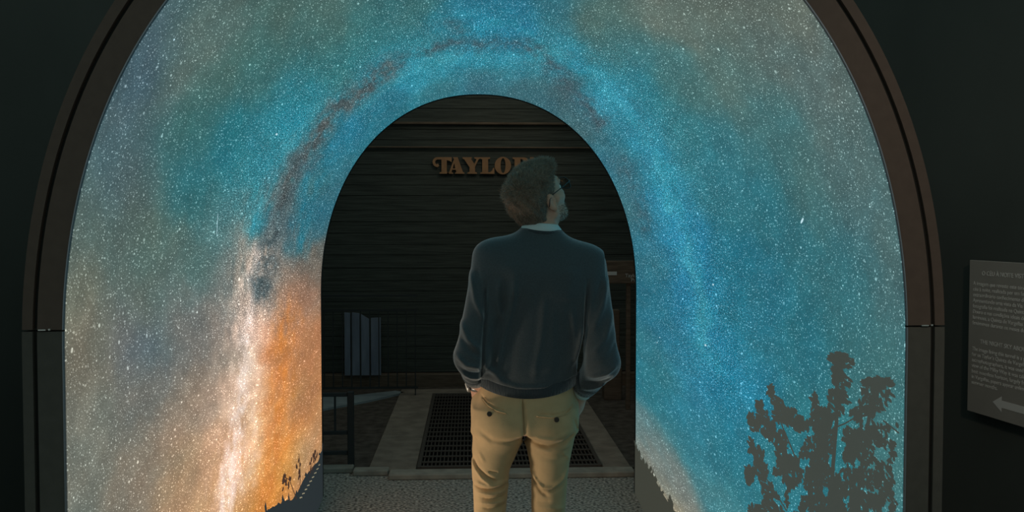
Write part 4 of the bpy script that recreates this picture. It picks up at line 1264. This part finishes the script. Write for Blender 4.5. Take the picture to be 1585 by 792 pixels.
# ---- trousers
T_ = Vox((-0.26, -0.20, 0.03), (0.26, 0.20, 1.06), 0.0040)
T_.add(*loft(PELVIS, 2.3))
for LEG in (LEG_L, LEG_R):
    T_.add(*loft(LEG), k=0.035)
for sg, c_ in ((-1, -0.078), (1, 0.084)):
    T_.add(*ellipsoid((c_, -0.055, 0.895), (0.078, 0.080, 0.082)), k=0.035)
    # the hand fills the slant pocket
    T_.add(*ellipsoid((0.003 + sg * 0.163, 0.065, 0.925), (0.026, 0.060, 0.060)), k=0.03)
T_.sub(*capsule((-0.002, -0.20, 0.835), (-0.002, 0.2, 0.83), 0.004, 0.004), k=0.02)
T_.fold([U(806, 608), U(808, 640), U(810, 676)], 0.007, -0.007)
T_.fold([U(806, 600), U(807, 655)], 0.0022, -0.0022)
for pts, wd, am in (
        ([(742, 655), (760, 668), (790, 672), (806, 668)], 0.009, -0.007), ([(814, 672), (840, 678), (868, 674), (888, 660)], 0.008, -0.010), ([(822, 665), (850, 668), (880, 655)], 0.008, 0.005), ([(820, 684), (850, 688), (880, 680)], 0.009, 0.006), ([(830, 698), (860, 702), (880, 696)], 0.010, -0.003),
        ([(731, 700), (738, 716), (754, 730), (768, 738)], 0.007, -0.010), ([(731, 712), (744, 730), (760, 740)], 0.006, 0.007), ([(755, 719), (768, 722)], 0.004, -0.007),
        ([(734, 738), (752, 742), (785, 738)], 0.006, 0.008), ([(732, 746), (758, 748), (787, 744)], 0.0045, -0.009), ([(735, 754), (760, 755), (786, 750)], 0.005, 0.008), ([(742, 762), (764, 763), (784, 760)], 0.0045, -0.008), ([(738, 770), (760, 769), (782, 768)], 0.005, 0.007), ([(745, 778), (765, 778), (782, 775)], 0.0045, -0.007), ([(736, 786), (760, 787), (780, 784)], 0.006, 0.006), ([(738, 798), (762, 800)], 0.006, -0.006),
        ([(820, 722), (828, 738), (838, 747), (852, 745), (868, 735), (878, 720)], 0.006, 0.010), ([(822, 734), (836, 754), (846, 760)], 0.007, -0.009), ([(846, 752), (862, 748), (876, 738)], 0.006, -0.007), ([(828, 780), (850, 778), (874, 782)], 0.008, 0.005), ([(830, 770), (850, 768)], 0.006, -0.004),
        ([(884, 640), (890, 655), (892, 662)], 0.005, -0.006), ([(740, 690), (748, 705)], 0.006, 0.004), ([(868, 690), (880, 705)], 0.006, 0.004)):
    T_.fold([U(*p) for p in pts], wd, am, 0.03)
# back pocket slits
T_.fold([U(745, 607), U(752, 614), U(766, 621), U(784, 625)], 0.0030, -0.0055)
T_.fold([U(825, 628), U(850, 630), U(872, 626), U(884, 618)], 0.0028, -0.0045)
tr_me, TV, TQ = T_.mesh('trousers', 1)
trousers = link('trousers', tr_me, M_CHINO, person)
trousers['label'] = 'khaki chino trousers'

def back_y(V, x, z, rad=0.012):
    d = (V[:, 0] - x) ** 2 + (V[:, 2] - z) ** 2
    m = d < rad * rad
    return V[m, 1].min() if m.any() else -0.12

def seam(name, pts, r, m, parent, n=22, lift=0.0):
    P = []
    pts = [U(*p) for p in pts]
    for i in range(len(pts) - 1):
        for k in range(n // (len(pts) - 1)):
            f = k / (n // (len(pts) - 1))
            x, z = pts[i][0] * (1 - f) + pts[i + 1][0] * f, pts[i][1] * (1 - f) + pts[i + 1][1] * f
            P.append((x, back_y(TV, x, z, 0.006) + lift, z))
    return tube(name, P, r, m, parent, 6)
seam('pocket_welt', [(747, 611), (754, 617), (767, 623), (784, 627)], 0.0022, M_CHINO, trousers)
seam('pocket_welt', [(826, 631), (850, 633), (872, 629), (883, 622)], 0.0022, M_CHINO, trousers)
seam('centre_seam', [(806, 608), (807, 632), (808, 660)], 0.0012, M_CHINO_D, trousers, 24, 0.0006)
for (bx, by) in ((756, 628), (856, 636)):
    x, z = U(bx, by)
    y = back_y(TV, x, z, 0.008)
    V, Fc = tube_data([(x, y + 0.002, z), (x, y - 0.0025, z), (x, y - 0.0035, z)], [0.0085, 0.0085, 0.0065], 18)
    bt = link('pocket_button', mesh('pocket_button', V, Fc), M_BUTTON, trousers)

# ---- shoes
for LEG in (LEG_L, LEG_R):
    fx = LEG[0][1]
    sh_ = Vox((fx - 0.07, -0.10, 0.0), (fx + 0.07, 0.24, 0.14), 0.006)
    sh_.add(*capsule((fx, -0.02, 0.05), (fx, 0.15, 0.042), 0.048, 0.040))
    sh_.add(*capsule((fx, 0.0, 0.05), (fx, 0.01, 0.10), 0.050, 0.046), k=0.02)
    sh_.cut(lambda X, Y, Z: 0.012 - Z + 0 * X + 0 * Y)
    sh_.add(lambda X, Y, Z: np.maximum(np.sqrt((X - fx) ** 2 + np.maximum(np.abs(Y - 0.065) - 0.09, 0) ** 2) - 0.047, np.abs(Z - 0.010) - 0.008), (fx - 0.06, -0.09, 0.0), (fx + 0.06, 0.23, 0.02))
    me_, _, _ = sh_.mesh('shoe', 1)
    link('shoe', me_, M_SHOE, person)

# ---- hair
def fline(u):
    return np.interp(u, [-0.10, -0.075, -0.045, -0.012, 0.008, 0.03, 0.055, 0.08, 0.10, 0.125, 0.16], [-0.062, -0.056, -0.044, -0.030, -0.014, 0.022, 0.040, 0.060, 0.080, 0.115, 0.13])
H_ = Vox(HO - 0.19, HO + 0.21, 0.0036)
H_.add(*hell((-0.006, 0, 0.046), (0.104, 0.082, 0.092)))
H_.add(*hell((0.036, 0.008, 0.092), (0.062, 0.056, 0.034)), k=0.03)
H_.add(*hell((0.076, 0.016, 0.088), (0.028, 0.046, 0.026)), k=0.025)
H_.add(*hell((-0.062, 0, 0.010), (0.042, 0.068, 0.070)), k=0.03)
H_.add(*hell((-0.045, 0, -0.045), (0.036, 0.058, 0.040)), k=0.025)
H_.off(lambda X, Y, Z: 0.0028 * np.sin(120 * X + 40 * Z + 1.0) * np.sin(115 * Y - 30 * X) * np.sin(105 * Z + 50 * Y) + 0.0016 * np.sin(260 * X + 90 * Y) * np.sin(240 * Z - 80 * X))
def hair_cut(X, Y, Z):
    D = (X - HO[0], Y - HO[1], Z - HO[2])
    f_ = HF[0] * D[0] + HF[1] * D[1] + HF[2] * D[2]
    u_ = HU[0] * D[0] + HU[1] * D[1] + HU[2] * D[2]
    return np.maximum((f_ - fline(u_)) * 0.75, -0.082 - u_)
H_.cut(hair_cut)
hair_me, HV, HQ = H_.mesh('hair', 2)
hair = link('hair', hair_me, M_HAIR, person)
hair['label'] = 'short tousled brown hair'

def strands(name, roots, dirs, lens, r0, m, parent, bend=None, seg=3, seed=1):
    n = len(roots)
    rg = np.random.default_rng(seed)
    dirs = dirs / np.linalg.norm(dirs, axis=1, keepdims=True)
    side = np.cross(dirs, rg.normal(size=(n, 3)))
    side /= np.linalg.norm(side, axis=1, keepdims=True)
    third = np.cross(dirs, side)
    b = side * rg.normal(size=(n, 1)) * 0.28 if bend is None else bend
    rings = []
    for i in range(seg):
        s = i / seg
        c = roots + dirs * (lens * s)[:, None] + b * (lens * s * s)[:, None]
        r = r0 * (1 - 0.75 * s)
        for k in range(3):
            an = 2 * math.pi * k / 3
            rings.append(c + (side * math.cos(an) + third * math.sin(an)) * r)
    tip = roots + dirs * lens[:, None] + b * lens[:, None]
    per = 3 * seg + 1
    V = np.stack(rings + [tip], 1).reshape(-1, 3)
    base_ = np.arange(n)[:, None] * per
    tri = []
    for i in range(seg - 1):
        for k in range(3):
            k2 = (k + 1) % 3
            tri.append((i * 3 + k, i * 3 + k2, (i + 1) * 3 + k2))
            tri.append((i * 3 + k, (i + 1) * 3 + k2, (i + 1) * 3 + k))
    for k in range(3):
        tri.append(((seg - 1) * 3 + k, (seg - 1) * 3 + (k + 1) % 3, 3 * seg))
    Q = (base_[:, :, None] + np.array(tri)[None]).reshape(-1, 3)
    o = link(name, np_mesh(name, V, Q), m, parent)
    o['kind'] = 'stuff'
    return o

def vnormals(V, Q):
    n_ = np.zeros_like(V)
    fn_ = np.cross(V[Q[:, 2]] - V[Q[:, 0]], V[Q[:, 3]] - V[Q[:, 1]])
    for j in range(4):
        for i in range(3):
            n_[:, i] += np.bincount(Q[:, j], fn_[:, i], len(V))
    return n_ / np.maximum(np.linalg.norm(n_, axis=1, keepdims=True), 1e-9)

nrm = vnormals(HV, HQ)
rel = HV - HO
fu = rel @ HF
uu = rel @ HU
rr = rel @ HR
ok = (fu < fline(uu) + 0.004) & (uu > -0.08)
# keep the outer face only
outward = ((HV - (HO + HU * 0.045)) * nrm).sum(1) > 0
cand = np.where(ok & outward)[0]
pick = rng.choice(cand, 11000)
root = HV[pick] - nrm[pick] * 0.003 + rng.normal(size=(len(pick), 3)) * 0.0015
top = np.clip((uu[pick] - 0.05) / 0.07, 0, 1)
comb = HF[None] * (0.25 + 0.5 * top)[:, None] * 0.6 + HU[None] * (top * 0.5 - 0.35)[:, None]
dirs = nrm[pick] * (0.75 + 0.2 * rng.random((len(pick), 1))) + comb + rng.normal(size=(len(pick), 3)) * 0.28
rp = root * 95
dirs = dirs + 0.35 * np.stack([np.sin(rp[:, 0] + 1.7 * rp[:, 2]), np.sin(1.3 * rp[:, 1] - rp[:, 2]), np.sin(rp[:, 2] + rp[:, 0])], 1)
low = np.clip((0.03 - uu[pick]) / 0.10, 0, 1)
lens = (0.007 + 0.006 * top + 0.006 * rng.random(len(pick))) * (1 - 0.55 * low)
# a tuft that sticks out at the crown
tuft = np.exp(-(((fu[pick] + 0.085) / 0.02) ** 2 + ((uu[pick] - 0.085) / 0.025) ** 2))
lens *= 1 + 0.9 * tuft
strands('hair_strands', root, dirs, lens, 0.0007, M_STRAND, hair)

# ---- beard along the jaw
bn = vnormals(BV, BQ)
rel = BV - HO
fu, uu, rr = rel @ HF, rel @ HU, np.abs(rel @ HR)
jaw = (uu < -0.045 - 0.25 * (0.075 - fu).clip(0, 1) * -1) & (uu > -0.130) & (fu > 0.012) & (fu < 0.13) & (rr < 0.075)
jaw |= (uu < -0.038) & (uu > -0.055) & (fu > 0.085) & (rr < 0.03)
cand = np.where(jaw)[0]
if len(cand):
    pick = rng.choice(cand, 2600)
    root = BV[pick] - bn[pick] * 0.001 + rng.normal(size=(len(pick), 3)) * 0.001
    dirs = bn[pick] + HF[None] * 0.3 - HU[None] * 0.5 + rng.normal(size=(len(pick), 3)) * 0.25
    strands('beard', root, dirs, 0.0025 + 0.0035 * rng.random(len(pick)), 0.0006, M_BEARD, person, seed=5)
# eyebrows
er = []
for sg in (-1, 1):
    for k in range(60):
        er.append(hp(0.099 + 0.002 * rng.random() - 0.012 * (k / 60) ** 2, sg * (0.012 + 0.036 * k / 60), 0.038 + 0.006 * math.sin(k / 60 * 3.0) + 0.003 * rng.random()))
er = np.array(er)
strands('eyebrows', er, HF[None] + HU[None] * 0.6 + rng.normal(size=er.shape) * 0.3, np.full(len(er), 0.006), 0.0006, M_BEARD, person, seed=6)

# ---- glasses
glasses = bpy.data.objects.new('glasses', None)
COL.objects.link(glasses)
glasses.parent = person
M_LENS = bpy.data.materials.new('lens_glass')
M_LENS.use_nodes = True
_b = M_LENS.node_tree.nodes['Principled BSDF']
_b.inputs['Transmission Weight'].default_value = 1.0
_b.inputs['Roughness'].default_value = 0.02
_b.inputs['IOR'].default_value = 1.04
for sg in (-1, 1):
    P = []
    for k in range(29):
        an = 2 * math.pi * k / 28
        c, s = math.cos(an), math.sin(an)
        P.append(hp(0.118 - 0.004 * abs(c) * (1 if c * 1 > 0 else 0), sg * (0.036 + 0.026 * math.copysign(abs(c) ** 0.8, c)), 0.010 + 0.022 * math.copysign(abs(s) ** 0.8, s)))
    tube('rim', P, 0.0017, M_GLASSES, glasses, 6)
    Vl = [hp(0.1175, sg * 0.036, 0.010)] + P[:-1]
    nL = len(Vl)
    Vb = [v + HF * -0.0012 for v in Vl]
    Fl = [(0, k + 1, (k + 1) % 28 + 1) for k in range(28)] + [(nL, nL + (k + 1) % 28 + 1, nL + k + 1) for k in range(28)] + [(k + 1, nL + k + 1, nL + (k + 1) % 28 + 1, (k + 1) % 28 + 1) for k in range(28)]
    link('lens', mesh('lens', Vl + Vb, Fl, True), M_LENS, glasses)
    tube('temple', [hp(0.116, sg * 0.063, 0.020), hp(0.108, sg * 0.073, 0.021), hp(0.060, sg * 0.0775, 0.022), hp(0.010, sg * 0.0815, 0.024), hp(-0.018, sg * 0.084, 0.018), hp(-0.032, sg * 0.083, -0.004)], 0.0017, M_GLASSES, glasses, 6)
tube('bridge', [hp(0.118, -0.0105, 0.014), hp(0.122, 0, 0.018), hp(0.118, 0.0105, 0.014)], 0.0015, M_GLASSES, glasses, 6)
